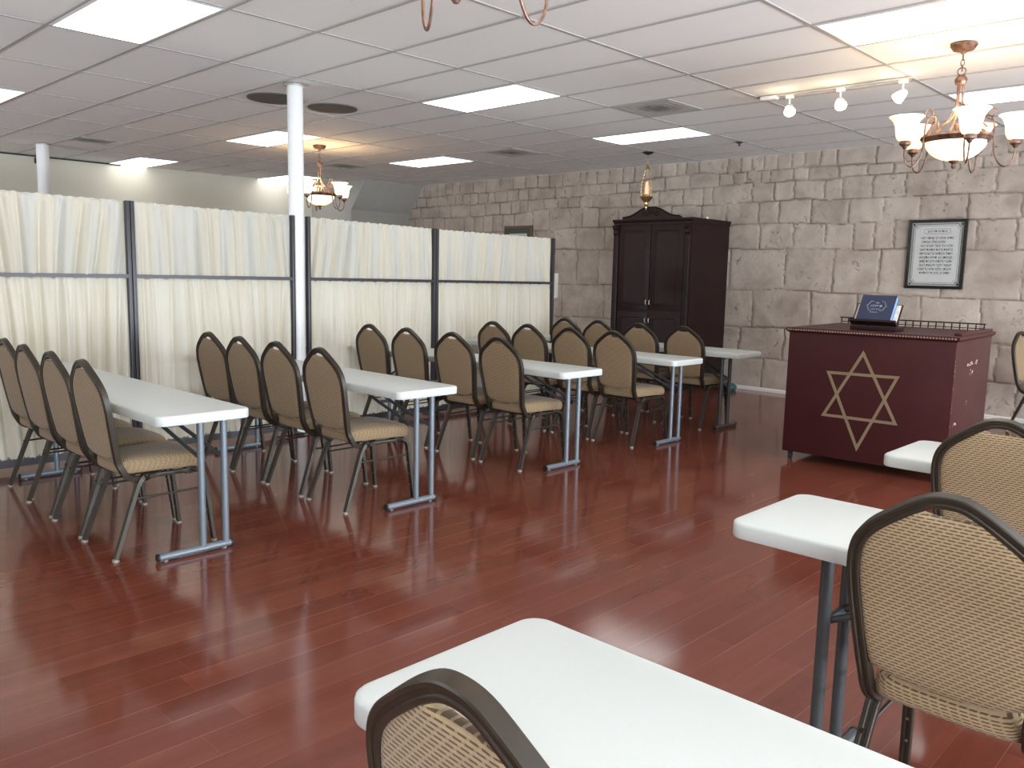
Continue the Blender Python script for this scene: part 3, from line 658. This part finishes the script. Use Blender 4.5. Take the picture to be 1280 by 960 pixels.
# track light
t = empty('track_light', (6.615, 2.34, CEIL)); tag(t, 'white track light on ceiling with three lit round spots', 'track light')
b = MB(); b.box((-0.010, 0, -0.014), (0.010, 1.10, 0.0)); b.build('track', M['grid'], t, smooth=False)
b = MB(); b.box((-0.03, 1.06, -0.03), (0.03, 1.20, 0.0), bev=0.004); b.build('power_feed', M['white'], t)
for yy, dx, dy, dz in ((0.95, -0.5, -0.35, -0.6), (0.53, -0.5, -0.35, -0.6), (0.06, -0.35, 0.5, -0.6)):
    b = MB(); b.box((-0.012, yy-0.03, -0.04), (0.012, yy+0.03, -0.014)); b.tube([(0, yy, -0.04), (0, yy, -0.095)], 0.006, 8, ref=(1,0,0))
    hd = b.build('spot_head', M['white'], t)
    d = Vector((dx, dy, dz)).normalized(); c = Vector((0, yy, -0.115)); q = c + d*0.055
    b = MB(); pth = [c-d*0.03, c-d*0.02, c+d*0.01, c+d*0.04, c+d*0.055]; b.sweep(pth, [(math.cos(2*PI*i/20), math.sin(2*PI*i/20)) for i in range(20)], ref=(1,0,0), scale=[0.018, 0.028, 0.038, 0.046, 0.047])
    b.build('spot_can', M['white'], hd)
    b = MB(); b.sweep([q+d*0.0005, q+d*0.008, q+d*0.012], [(math.cos(2*PI*i/20), math.sin(2*PI*i/20)) for i in range(20)], ref=(1,0,0), scale=[0.044, 0.036, 0.015])
    b.build('bulb', M['bulb'], hd)
    l = bpy.data.lights.new('spot_glow', 'POINT'); l.energy = 1.3; l.color = (1.0, 0.75, 0.42); l.shadow_soft_size = 0.02
    lo = bpy.data.objects.new('spot_glow', l); C.objects.link(lo); lo.parent = t; lo.location = (-0.13, yy, -0.13)

# ------------------------------------------------------------------ chandeliers
def make_chandelier():
    t = empty('chandelier')
    Z = lambda z: z-CEIL
    b = MB(); b.lathe([(0.078, 0.0), (0.080, -0.010), (0.062, -0.036), (0.020, -0.046), (0.010, -0.060)], seg=28); b.build('canopy', M['bronze'], t)
    b = MB()
    for k in range(3):
        zc = -0.078-0.034*k; a = (k % 2)*PI/2; pts = [(0.011*math.cos(q)*math.cos(a), 0.011*math.cos(q)*math.sin(a), zc+0.020*math.sin(q)) for q in [2*PI*i/12 for i in range(12)]]
        b.tube(pts, 0.0032, 6, closed=True, ref=(0.1, 0.1, 1))
    pts = [(0.0, 0.024*math.cos(q), Z(2.748)+0.024*math.sin(q)) for q in [2*PI*i/16 for i in range(16)]]
    b.tube(pts, 0.004, 6, closed=True, ref=(1, 0, 0)); b.build('chain', M['bronze'], t)
    b = MB(); b.lathe([(0.0, Z(2.728)), (0.024, Z(2.722)), (0.037, Z(2.700)), (0.036, Z(2.682)), (0.030, Z(2.668)), (0.012, Z(2.662))], seg=20); b.build('ball', M['bronze'], t)
    for k in range(3):
        a = 0.6+2*PI*k/3; ca, sa = math.cos(a), math.sin(a)
        b = MB(); b.tube([(p.x*ca, p.x*sa, Z(p.y)) for p in catmull([(0.018, 2.668, 0), (0.018, 2.60, 0), (0.026, 2.52, 0), (0.060, 2.45, 0), (0.120, 2.40, 0), (0.186, 2.345, 0)], 5)], 0.0075, 8, ref=(ca, sa, 0.1)); b.build('rod', M['bronze'], t)
    b = MB(); b.lathe([(0.0, Z(2.425)), (0.020, Z(2.42)), (0.012, Z(2.39)), (0.011, Z(2.28)), (0.0, Z(2.28))], seg=12); b.build('stem', M['bronze'], t)
    b = MB(); b.lathe([(0.182, Z(2.330)), (0.204, Z(2.350)), (0.212, Z(2.335)), (0.188, Z(2.306)), (0.180, Z(2.310)), (0.182, Z(2.330))], seg=48, caps=False); b.build('ring_band', M['bronze'], t)
    b = MB(); b.lathe([(0.178*math.cos(q), Z(2.316)-0.125*math.sin(q)) for q in [PI/2*i/12 for i in range(12)]]+[(0.0, Z(2.191))], seg=40, caps=False); b.build('bowl', M['bowl'], t)
    b = MB(); b.lathe([(0.0, Z(2.200)), (0.034, Z(2.196)), (0.026, Z(2.182)), (0.012, Z(2.176)), (0.013, Z(2.164)), (0.016, Z(2.156)), (0.008, Z(2.144)), (0.0, Z(2.142))], seg=16); b.build('finial', M['bronze'], t)
    for k in range(5):
        a = 2*PI*k/5 - 2.62; ca, sa = math.cos(a), math.sin(a); R_ = 0.335
        prof = [(0.172, 2.395), (0.146, 2.425), (0.154, 2.462), (0.186, 2.458), (0.208, 2.41), (0.212, 2.335), (0.220, 2.24), (0.252, 2.168), (0.286, 2.146), (0.320, 2.172), (0.334, 2.215), (R_, 2.262)]
        b = MB(); b.tube([(p.x*ca, p.x*sa, Z(p.y)) for p in catmull([(r, z, 0) for r, z in prof], 5)], 0.0055, 8, ref=(-sa, ca, 0)); arm = b.build('arm', M['bronze'], t)
        b = MB(); b.tube([(r*ca, r*sa, Z(z)) for r, z in [(0.190+0.030*math.cos(q)*(1-q/14), 2.478+0.034*math.sin(q)*(1-q/14)) for q in [0.45*i for i in range(14)]]], 0.004, 6, ref=(-sa, ca, 0)); b.build('scroll', M['bronze'], arm)
        c = (R_*ca, R_*sa, 0)
        b = MB(); b.lathe([(0.006, Z(2.255)), (0.014, Z(2.262)), (0.018, Z(2.272)), (0.034, Z(2.282)), (0.036, Z(2.296)), (0.030, Z(2.308)), (0.0, Z(2.308))], c, 18); b.build('shade_cup', M['bronze'], arm)
        b = MB(); b.lathe([(0.030, Z(2.306)), (0.046, Z(2.312)), (0.058, Z(2.335)), (0.063, Z(2.370)), (0.068, Z(2.402)), (0.080, Z(2.430)), (0.098, Z(2.450)), (0.107, Z(2.456)), (0.104, Z(2.459)), (0.093, Z(2.453)), (0.075, Z(2.432)), (0.063, Z(2.402)), (0.057, Z(2.370)), (0.052, Z(2.338)), (0.040, Z(2.320)), (0.0, Z(2.315))], c, 28, caps=False)
        b.build('glass_shade', M['shade'], arm)
    l = bpy.data.lights.new('bulb_glow', 'POINT'); l.energy = W_WARM; l.color = (1.0, 0.62, 0.28); l.shadow_soft_size = 0.12
    lo = bpy.data.objects.new('bulb_glow', l); C.objects.link(lo); lo.parent = t; lo.location = (0, 0, Z(2.50))
    return t
ch = make_chandelier(); GC = 'bronze chandeliers with lit glass shades'
for i, (x, y, lb) in enumerate([(5.94, 1.80, 'bronze chandelier with lit white shades at the upper right, near the track light'),
        (5.90, 9.05, 'bronze chandelier with lit glass shades hanging beyond the curtain partition'),
        (1.615, 1.80, 'chandelier of which only the lowest bronze loops show at the top edge')]):
    o = ch if i == 0 else copy_tree(ch)
    o.location = (x, y, CEIL); tag(o, lb, 'chandelier', GC)

# eternal lamp on chains in front of the cabinet
t = empty('eternal_lamp', (8.64, 6.09, CEIL)); tag(t, 'small brass eternal lamp hanging on chains above the dark cabinet', 'hanging lamp')
b = MB(); b.lathe([(0.065, 0.0), (0.066, -0.010), (0.030, -0.028), (0.010, -0.034)], seg=20); b.build('canopy', M['black'], t)
b = MB(); b.tube([(0, 0, -0.03), (0, 0, -0.16)], 0.004, 6, ref=(1,0,0)); b.lathe([(0.0, -0.14), (0.012, -0.15), (0.014, -0.17), (0.028, -0.195), (0.030, -0.205), (0.0, -0.206)], seg=14); b.build('top_cap', M['brass'], t)
for k in range(3):
    a = 2*PI*k/3+0.5; b = MB()
    n = 16
    for j in range(n):
        f = (j+0.5)/n; r_ = 0.026+(0.072-0.026)*min(1, f*1.6); z = -0.205-0.325*f
        q = [(r_*math.cos(a)+0.006*math.cos(w_)*math.sin(a+(j % 2)*1.5), r_*math.sin(a)-0.006*math.cos(w_)*math.cos(a+(j % 2)*1.5), z+0.012*math.sin(w_)) for w_ in [2*PI*i/6 for i in range(6)]]
        b.tube(q, 0.0022, 4, closed=True, ref=(0.3, 0.2, 1))
    b.build('chain', M['brass'], t)
b = MB(); b.lathe([(0.076, -0.530), (0.082, -0.538), (0.070, -0.556), (0.040, -0.590), (0.018, -0.605), (0.016, -0.62), (0.030, -0.635), (0.012, -0.655), (0.010, -0.68), (0.0, -0.70)], seg=24); b.build('lamp_bowl', M['brass'], t)
b = MB(); b.lathe([(0.024, -0.528), (0.033, -0.49), (0.031, -0.42), (0.020, -0.37), (0.016, -0.355)], seg=20, caps=False); b.build('glass_cup', M['candle'], t)
b = MB(); b.lathe([(0.046, -0.530), (0.050, -0.515), (0.046, -0.505)], seg=20, caps=False)
for k in range(6):
    a = PI*k/3; b.tube([(0.048*math.cos(a), 0.048*math.sin(a), -0.52), (0.049*math.cos(a), 0.049*math.sin(a), -0.43), (0.036*math.cos(a), 0.036*math.sin(a), -0.372)], 0.003, 5, ref=(0.2, 0.3, 1))
b.build('brass_cage', M['brass'], t)

# ------------------------------------------------------------------ the ark cabinet
CX0, CX1, CY0, CY1, CH = 8.86, 9.735, 5.55, 6.72, 2.07
t = empty('ark_cabinet', ((CX0+CX1)/2, (CY0+CY1)/2, 0)); tag(t, 'tall dark mahogany ark cabinet with crested top against the stone wall', 'cabinet')
def rel(o): o.location = (-(CX0+CX1)/2, -(CY0+CY1)/2, 0)
def cb(name, m_, f, par=t, ang=30):
    b = MB(); f(b); o = b.build(name, m_, par, ang=ang)
    if par is t: rel(o)
    return o
cb('body', M['mahogany'], lambda b: (b.box((CX0, CY0, 0.09), (CX1, CY1, CH), bev=0.004), b.box((CX0+0.03, CY0+0.02, 0), (CX1, CY1-0.02, 0.09))))
cb('plinth', M['mahogany'], lambda b: b.box((CX0-0.025, CY0-0.02, 0.0), (CX0+0.03, CY1+0.02, 0.12), bev=0.008))
def cornice(b):
    pr = [(0, 0), (-0.010, 0), (-0.012, 0.02), (-0.025, 0.035), (-0.032, 0.05), (-0.032, 0.065), (0, 0.065)]
    b.rings([[(CX0+a, CY0+a*0.6, CH-0.005+z), (CX0+a, CY1-a*0.6, CH-0.005+z), (CX1, CY1-a*0.6, CH-0.005+z), (CX1, CY0+a*0.6, CH-0.005+z)] for a, z in pr[1:]])
cb('cornice', M['mahogany'], cornice)
def crest(b):
    cy = (CY0+CY1)/2
    half = [(0, 0.135), (0.07, 0.133), (0.14, 0.115), (0.22, 0.075), (0.30, 0.040), (0.38, 0.025), (0.43, 0.022), (0.44, 0.0)]
    tp = [(y, z) for y, z in half]; pts = [(cy+y, CH+0.058+z) for y, z in tp] + [(cy-y, CH+0.058+z) for y, z in tp[::-1][0:-1]]
    b.prism([(y, z) for y, z in pts], 'x', CX0-0.045, CX0-0.005)
    for s in (-1, 1):
        b.tube([(CX0-0.05, cy+s*y, CH+0.060+z) for y, z in [(p.x, p.y) for p in catmull([(y, z, 0) for y, z in half[:-1]], 3)]], 0.010, 6, ref=(1, 0, 0))
        pts2 = [(CX0-0.05, cy+s*(0.09+0.045*math.cos(q)*(1-q/9)), CH+0.110+0.035*math.sin(q)*(1-q/9)) for q in [0.4*i for i in range(16)]]
        b.tube(pts2, 0.007, 6, ref=(1, 0, 0))
    b.lathe([(0.0, 0), (0.02, 0.005), (0.03, 0.03), (0.02, 0.06), (0.0, 0.07)], (CX0-0.045, cy, CH+0.115), 12)
cb('crest', M['mahogany'], crest)
cyc = (CY0+CY1)/2
for (z0_, z1_) in ((0.985, 2.045), (0.14, 0.955)):
    for s in (-1, 1):
        ya, yb = (cyc+0.004, CY1-0.095) if s > 0 else (CY0+0.095, cyc-0.004)
        def door(b):
            b.box((CX0-0.020, ya, z0_), (CX0-0.001, yb, z1_), bev=0.003)
            m_ = 0.065; top = z1_-m_; lo_ = z0_+m_; c_ = (ya+yb)/2; w2 = (yb-ya)/2-m_
            arch = [(c_-w2, lo_), (c_+w2, lo_)] + [(c_+w2, top-0.03), (c_+w2-0.03, top), (c_-w2+0.03, top), (c_-w2, top-0.03)]
            b.tube([(CX0-0.020, y, z) for y, z in arch], 0.006, 6, closed=True, ref=(1, 0, 0))
            i2 = [(c_+(y-c_)*0.86, (lo_+top)/2+(z-(lo_+top)/2)*0.93) for y, z in arch]
            b.prism(i2, 'x', CX0-0.0225, CX0-0.018)
        dr = cb('door', M['mahogany'], door)
        hz = z0_+0.10 if z0_ > 0.5 else z1_-0.10; hy = cyc+s*0.028
        b = MB(); b.tube([(CX0-0.022, hy, hz-0.03), (CX0-0.045, hy, hz-0.022), (CX0-0.047, hy, hz+0.022), (CX0-0.022, hy, hz+0.03)], 0.006, 8, ref=(0, 1, 0)); b.build('handle', M['steel'], dr)
for s in (0, 1):
    ya = CY0+0.006 if s == 0 else CY1-0.086
    def pil(b):
        b.box((CX0-0.030, ya, 0.12), (CX0-0.001, ya+0.08, CH-0.005), bev=0.003)
        for k in range(4): b.tube([(CX0-0.031, ya+0.016+0.016*k, 0.22), (CX0-0.031, ya+0.016+0.016*k, CH-0.16)], 0.0055, 6, ref=(0, 1, 0))
        b.rings([[(CX0-0.03-d, ya+0.008, z), (CX0-0.03-d, ya+0.072, z), (CX0-0.028, ya+0.072, z), (CX0-0.028, ya+0.008, z)] for z, d in ((CH-0.14, 0.004), (CH-0.12, 0.020), (CH-0.08, 0.018), (CH-0.05, 0.036), (CH-0.012, 0.040))])
    cb('pilaster', M['mahogany'], pil)
b = MB(); b.tube([(9.30, 5.62, CH+0.078), (9.48, 5.88, CH+0.080)], 0.017, 12); o = b.build('paper_roll', M['pages']); tag(o, 'white paper roll lying on top of the dark cabinet', 'paper roll')
b = MB(); b.rings([[(9.50+x, 5.33+y, z) for x, y in rrect(-r_, -r_*1.3, r_, r_*1.3, r_*0.5, 4)] for r_, z in ((0.07, 0.0), (0.085, 0.03), (0.08, 0.06), (0.05, 0.085), (0.02, 0.10))])
b.tube([(9.50, 5.36, 0.09), (9.48, 5.45, 0.13), (9.47, 5.53, 0.16)], 0.012, 8); o = b.build('teal_plastic_caddy', M['teal']); tag(o, 'small teal plastic item on floor against the stone wall beside the cabinet', 'plastic item')

# ------------------------------------------------------------------ the burgundy reading podium
PX0, PX1, PY0, PY1, PZ0, PZ1 = 6.205, 7.29, 1.795, 2.980, 0.068, 1.017
t = empty('reading_podium', ((PX0+PX1)/2, (PY0+PY1)/2, 0), math.radians(3.2)); tag(t, 'burgundy wooden reading podium with gold six-pointed star on front', 'podium')
def pp(name, m_, f, par=None, ang=30, **kw):
    b = MB(); f(b); o = b.build(name, m_, par or t, ang=ang, **kw)
    if par is None: o.location = (-(PX0+PX1)/2, -(PY0+PY1)/2, 0)
    return o
pp('body', M['burg'], lambda b: b.box((PX0, PY0, PZ0), (PX1, PY1, PZ1), bev=0.003))
pp('top', M['burg'], lambda b: b.rings([[(PX0-a, PY0-a, z), (PX1+a, PY0-a, z), (PX1+a, PY1+a, z), (PX0-a, PY1+a, z)] for a, z in ((0.0, PZ1-0.012), (0.010, PZ1-0.006), (0.020, PZ1+0.004), (0.022, PZ1+0.020), (0.016, PZ1+0.026), (-0.01, PZ1+0.027))]))
pp('side_step', M['burg'], lambda b: b.box((PX0+0.10, PY0-0.005, PZ1+0.026), (PX1-0.02, PY0+0.045, PZ1+0.046), bev=0.003))
def beads(b):
    y = PY0
    while y < PY1: b.box((PX0-0.0275, y, PZ1+0.006), (PX0-0.021, y+0.011, PZ1+0.017)); y += 0.020
pp('bead_trim', M['bead'], beads, smooth=False)
def star(b):
    S = [[(2.412, .905), (2.690, .382), (2.134, .380)], [(2.672, .730), (2.146, .737), (2.408, .146)]]
    for k, tri in enumerate(S):
        for e_ in range(3):
            pass
        T3 = [Vector((p[0], p[1])) for p in tri]; c_ = (T3[0]+T3[1]+T3[2])/3
        w_ = 0.021; inner = []
        for e_ in range(3):
            p0, p1, p2 = T3[e_-1], T3[e_], T3[(e_+1) % 3]; a_ = (p0-p1).normalized(); d_ = (p2-p1).normalized(); bis = (a_+d_).normalized()
            sn = abs(a_.x*bis.y-a_.y*bis.x); inner.append(p1+bis*(w_/sn))
        x_ = PX0-0.0035-0.0006*k
        vs = [(x_, p.x, p.y) for p in T3]+[(x_, p.x, p.y) for p in inner]+[(PX0+0.001, p.x, p.y) for p in T3]+[(PX0+0.001, p.x, p.y) for p in inner]
        b.add(vs, [(i, (i+1) % 3, 3+(i+1) % 3, 3+i) for i in range(3)]+[(6+i, 6+(i+1) % 3, (i+1) % 3, i) for i in range(3)]+[(3+i, 3+(i+1) % 3, 9+(i+1) % 3, 9+i) for i in range(3)])
pp('star', M['gold'], star, smooth=False)
r9 = random.Random(4)
def scuffs(b):
    for cx, cz, n, sx_, sz_ in ((6.72, 0.83, 26, 0.16, 0.012), (6.70, 0.765, 10, 0.05, 0.02), (6.30, 0.42, 5, 0.07, 0.006), (6.62, 0.55, 3, 0.03, 0.02)):
        for _ in range(n):
            x, z = cx+r9.uniform(-sx_, sx_), cz+r9.uniform(-sz_, sz_); a, h_ = r9.uniform(0.004, 0.013), r9.uniform(0.003, 0.012)
            b.add([(x-a, PY0-0.0012, z), (x, PY0-0.0012, z-h_), (x+a, PY0-0.0012, z+0.002), (x+0.002, PY0-0.0012, z+h_)], [(0, 1, 2, 3)])
    for _ in range(16):
        z = r9.uniform(PZ0, PZ1-0.05); b.add([(PX0+0.001, PY0-0.0014, z), (PX0+r9.uniform(0.005, 0.010), PY0-0.0014, z+0.006), (PX0+0.001, PY0-0.0014, z+r9.uniform(0.012, 0.03))], [(0, 1, 2)])
pp('worn_paint', M['scuff'], scuffs, smooth=False)
def gallery(b):
    z0_, z1_ = PZ1+0.027, PZ1+0.080; x = PX1-0.045; ya, yb = PY0+0.05, PY1-0.03
    b.box((x-0.008, ya-0.01, z1_-0.006), (x+0.008, yb+0.01, z1_+0.004)); b.box((x-0.007, ya, z0_+0.014), (x+0.007, yb, z0_+0.020))
    n = 19
    for k in range(n+1): y = ya+(yb-ya)*k/n; b.lathe([(0.005, z0_), (0.004, z0_+0.02), (0.0065, z0_+0.03), (0.004, z0_+0.04), (0.005, z1_-0.004)], (x, y, 0), 6)
pp('gallery_rail', M['mahogany'], gallery)
for x, y in ((PX0+0.05, PY0+0.06), (PX0+0.05, PY1-0.05), (PX1-0.05, PY0+0.06), (PX1-0.05, PY1-0.05)):
    def cst(b):
        b.box((x-0.012, y-0.016, 0.040), (x+0.012, y+0.016, PZ0)); b.tube([(x, y-0.012, 0.0245), (x, y+0.012, 0.0245)], 0.0235, 14)
    pp('caster', M['black'], cst)

# book stand with an open book panel, and the blue book leaning on it
PT = PZ1+0.027
t = empty('book_stand', (6.46, 2.40, PT)); t.rotation_euler = (0, 0, 0.02); tag(t, 'dark wooden slanted book stand on top of the burgundy podium', 'book stand')
SL = math.radians(57)     # slope of the board
def onboard(u, v, d):      # u across, v up the board, d off the board towards the viewer
    return (0.0+v*math.cos(SL)-d*math.sin(SL)-0.045, -u, 0.035+v*math.sin(SL)+d*math.cos(SL))
def slab(b, u0, u1, v0, v1, d0, d1, mi=0):
    vs = [onboard(u, v, d) for d in (d0, d1) for u, v in ((u0, v0), (u1, v0), (u1, v1), (u0, v1))]
    b.add(vs, [(0, 3, 2, 1), (4, 5, 6, 7), (0, 1, 5, 4), (1, 2, 6, 5), (2, 3, 7, 6), (3, 0, 4, 7)], mi)
b = MB(); b.box((-0.085, -0.165, 0.0), (0.115, 0.165, 0.032), bev=0.004); b.build('base', M['mahogany'], t)
b = MB(); slab(b, -0.168, 0.168, 0, 0.185, 0.0, 0.010); b.tube([(0.085, -0.1, 0.03), onboard(0.1, 0.12, 0)], 0.006, 6); b.tube([(0.085, 0.1, 0.03), onboard(-0.1, 0.12, 0)], 0.006, 6); b.build('board', M['mahogany'], t)
b = MB(); slab(b, -0.158, 0.158, 0.004, 0.178, 0.010, 0.013); b.build('inlay', M['pages'], t, smooth=False)
b = MB(); slab(b, -0.168, 0.168, -0.004, 0.014, 0.010, 0.070); b.build('ledge', M['mahogany'], t)
t = empty('prayer_book', (6.46, 2.40, PT)); t.rotation_euler = (0, 0, 0.02); tag(t, 'thick dark blue book with silver lettering resting on the book stand', 'book')
U0, U1, V0, V1 = -0.124, 0.126, 0.016, 0.232
b = MB(); slab(b, U0, U1, V0, V1, 0.058, 0.063); slab(b, U0, U1, V0, V1, 0.0135, 0.0175); b.build('cover', M['navy'], t, smooth=False)
b = MB(); slab(b, U0+0.004, U1-0.002, V0+0.004, V1-0.004, 0.0175, 0.058); b.build('page_block', M['bluepage'], t, smooth=False)

def text_mesh(parent, lines, name, mat_, to3d):
    """lines: (text, centre u, baseline v, height, width) ; Hebrew is given in reading order and laid out right to left"""
    vs, fs = [], []
    for s_, uc, v0_, hgt, wid in lines:
        cu = bpy.data.curves.new('txt', 'FONT'); cu.body = s_[::-1]; cu.size = 1.0; cu.offset = 0.010; cu.resolution_u = 2
        o = bpy.data.objects.new('txt', cu); C.objects.link(o); bpy.context.view_layer.update()
        me = bpy.data.meshes.new_from_object(o.evaluated_get(bpy.context.evaluated_depsgraph_get()))
        if len(me.vertices):
            xs_ = [v.co.x for v in me.vertices]; x0_, x1_ = min(xs_), max(xs_); k = len(vs)
            sx_ = wid/(x1_-x0_)
            for v in me.vertices: vs.append(to3d(uc-wid/2+(v.co.x-x0_)*sx_, v0_+v.co.y*hgt))
            for p in me.polygons: fs.append(tuple(i+k for i in p.vertices))
        bpy.data.objects.remove(o); bpy.data.curves.remove(cu); bpy.data.meshes.remove(me)
    b = MB(); b.add(vs, fs)
    return b.build(name, mat_, parent, smooth=False)
inv = lambda u, v: onboard(u, v, 0.0636)
text_mesh(t, [('תפלה', 0.0, 0.128, 0.026, 0.085), ('סדר', 0.0, 0.158, 0.016, 0.030), ('לימות השנה', 0.0, 0.104, 0.013, 0.070), ('השלם', -0.01, 0.078, 0.011, 0.055)], 'lettering', M['silver'], inv)
b = MB()
for s in (-1, 1):
    b.tube([onboard(s*u, v, 0.0635) for u, v in [(p.x, p.y) for p in catmull([(0.030, 0.180, 0), (0.052, 0.172, 0), (0.060, 0.152, 0), (0.072, 0.137, 0), (0.060, 0.122, 0), (0.052, 0.100, 0), (0.030, 0.094, 0)], 4)]], 0.0013, 4, ref=(0, 1, 0.2))
b.build('emblem', M['silver'], t)

# ------------------------------------------------------------------ pictures on the stone wall
WX = XB-0.022
t = empty('framed_plaque', (WX, 3.045, 1.715)); tag(t, 'black framed plaque of Hebrew text on the stone wall above the podium', 'picture')
HW, HH = 0.295, 0.370
def fr(b, hw, hh, w_, d0, d1):
    q = [[(s*(hw-i), z*(hh-i)) for s, z in ((-1, -1), (1, -1), (1, 1), (-1, 1))] for i in (0, w_)]
    vs = [(d, y, z) for d, rg in ((d0, q[0]), (d1, q[0]), (d1-0.003, q[1]), (d0, q[1])) for y, z in rg]
    for k in range(3): b.add([], [])
    b.add(vs, [(k*4+i, k*4+(i+1) % 4, (k+1)*4+(i+1) % 4, (k+1)*4+i) for k in range(3) for i in range(4)])
b = MB(); fr(b, HW, HH, 0.032, 0.0, -0.028); b.build('frame', M['pframe'], t, smooth=False)
b = MB(); b.box((-0.014, -HW+0.03, -HH+0.03), (-0.004, HW-0.03, HH-0.03)); b.build('mat_board', M['mat_board'], t, smooth=False)
b = MB(); pts = []
hw, hh = HW-0.052, HH-0.050
for sx_, sz_ in ((1, 1), (-1, 1), (-1, -1), (1, -1)):
    cx, cz = sx_*hw, sz_*hh; ar = [(cx - sx_*0.035*math.sin(q), cz - sz_*0.035*math.cos(q)) for q in [PI/2*i/5 for i in range(6)]]
    if sx_*sz_ > 0: ar = ar[::-1]
    pts += [(y, z) for y, z in ar[::-1]]
b.prism(pts, 'x', -0.0165, -0.014); b.build('paper', M['paper'], t, smooth=False)
b = MB()
for k_, r_ in ((1.0, 0.003), (0.93, 0.0016)): b.tube([(-0.0175, y*k_, z*(k_+0.02 if k_ < 1 else 1)) for y, z in pts], r_, 4, closed=True, ref=(1, 0, 0))
for sx_, sz_ in ((1, 1), (-1, 1), (-1, -1), (1, -1)):
    cx, cz = sx_*(hw-0.002), sz_*(hh-0.002); b.lathe([(0.010, -0.001), (0.013, 0.001), (0.010, 0.003)], (0, 0, 0), 10)
    for i in range(len(b.v)-30, len(b.v)): q = b.v[i]; b.v[i] = (-0.016-q[2], cx+q[0], cz+q[1])
pill = [(y*1.0, 0.245+z) for y, z in rrect(-0.135, -0.026, 0.135, 0.026, 0.024, 4)]
b.tube([(-0.0175, y, z) for y, z in pill], 0.0014, 4, closed=True, ref=(1, 0, 0)); b.build('border', M['ink'], t)
TXT = ['מודים אנחנו לך שאתה הוא י', 'אלהינו ואלהי אבותינו', 'אלהי כל בשר יוצרנו יוצר', 'בראשית ברכות והודאות לשמך', 'הגדול והקדוש על שהחייתנו', 'וקימתנו כן תחינו ותקימנו', 'ותאסף גליותינו לחצרות קדשך', 'לשמור חקיך ולעשות רצונך', 'ולעבדך בלבב שלם על שאנו', 'מודים לך ברוך אל ההודאות']
ls = [('מודים דרבנן', 0.0, 0.236, 0.030, 0.20)]
for k, s_ in enumerate(TXT):
    w_ = [0.335, 0.235, 0.335, 0.335, 0.335, 0.335, 0.335, 0.335, 0.335, 0.305][k]
    ls.append((s_, -0.0 if k != 1 else -0.03, 0.163-0.0415*k, 0.037, w_))
text_mesh(t, ls[:1], 'hebrew_heading', M['ink'], lambda u, v: (-0.0178, -u, v))
text_mesh(t, ls[1:], 'hebrew_lettering', M['ink'], lambda u, v: (-0.0178, -u, v))

t = empty('framed_picture', (WX, 9.29, 1.90)); tag(t, 'small wooden framed picture on stone wall, only its top showing over the curtains', 'picture')
b = MB(); fr(b, 0.305, 0.262, 0.035, 0.0, -0.025); b.build('frame', M['brownframe'], t, smooth=False)
b = MB(); b.box((-0.014, -0.275, -0.23), (-0.004, 0.275, 0.23)); b.build('mat_board', M['greenmat'], t, smooth=False)
b = MB(); b.box((-0.017, -0.19, -0.17), (-0.0145, 0.19, 0.14)); b.build('print', M['paper'], t, smooth=False)

# small black bracket high on the far cream wall
b = MB(); b.box((-0.035, -0.09, -0.11), (0.035, 0.0, -0.03), bev=0.006); b.tube([(0, -0.03, -0.03), (0, -0.03, 0.0)], 0.012, 8, ref=(1,0,0)); b.tube([(0, -0.08, -0.07), (0, -0.12, -0.08)], 0.022, 12)
o = b.build('security_camera', M['black']); o.location = (4.00, YL, CEIL-0.0); tag(o, 'small black device at the top of far cream wall beside the distant column', 'camera')
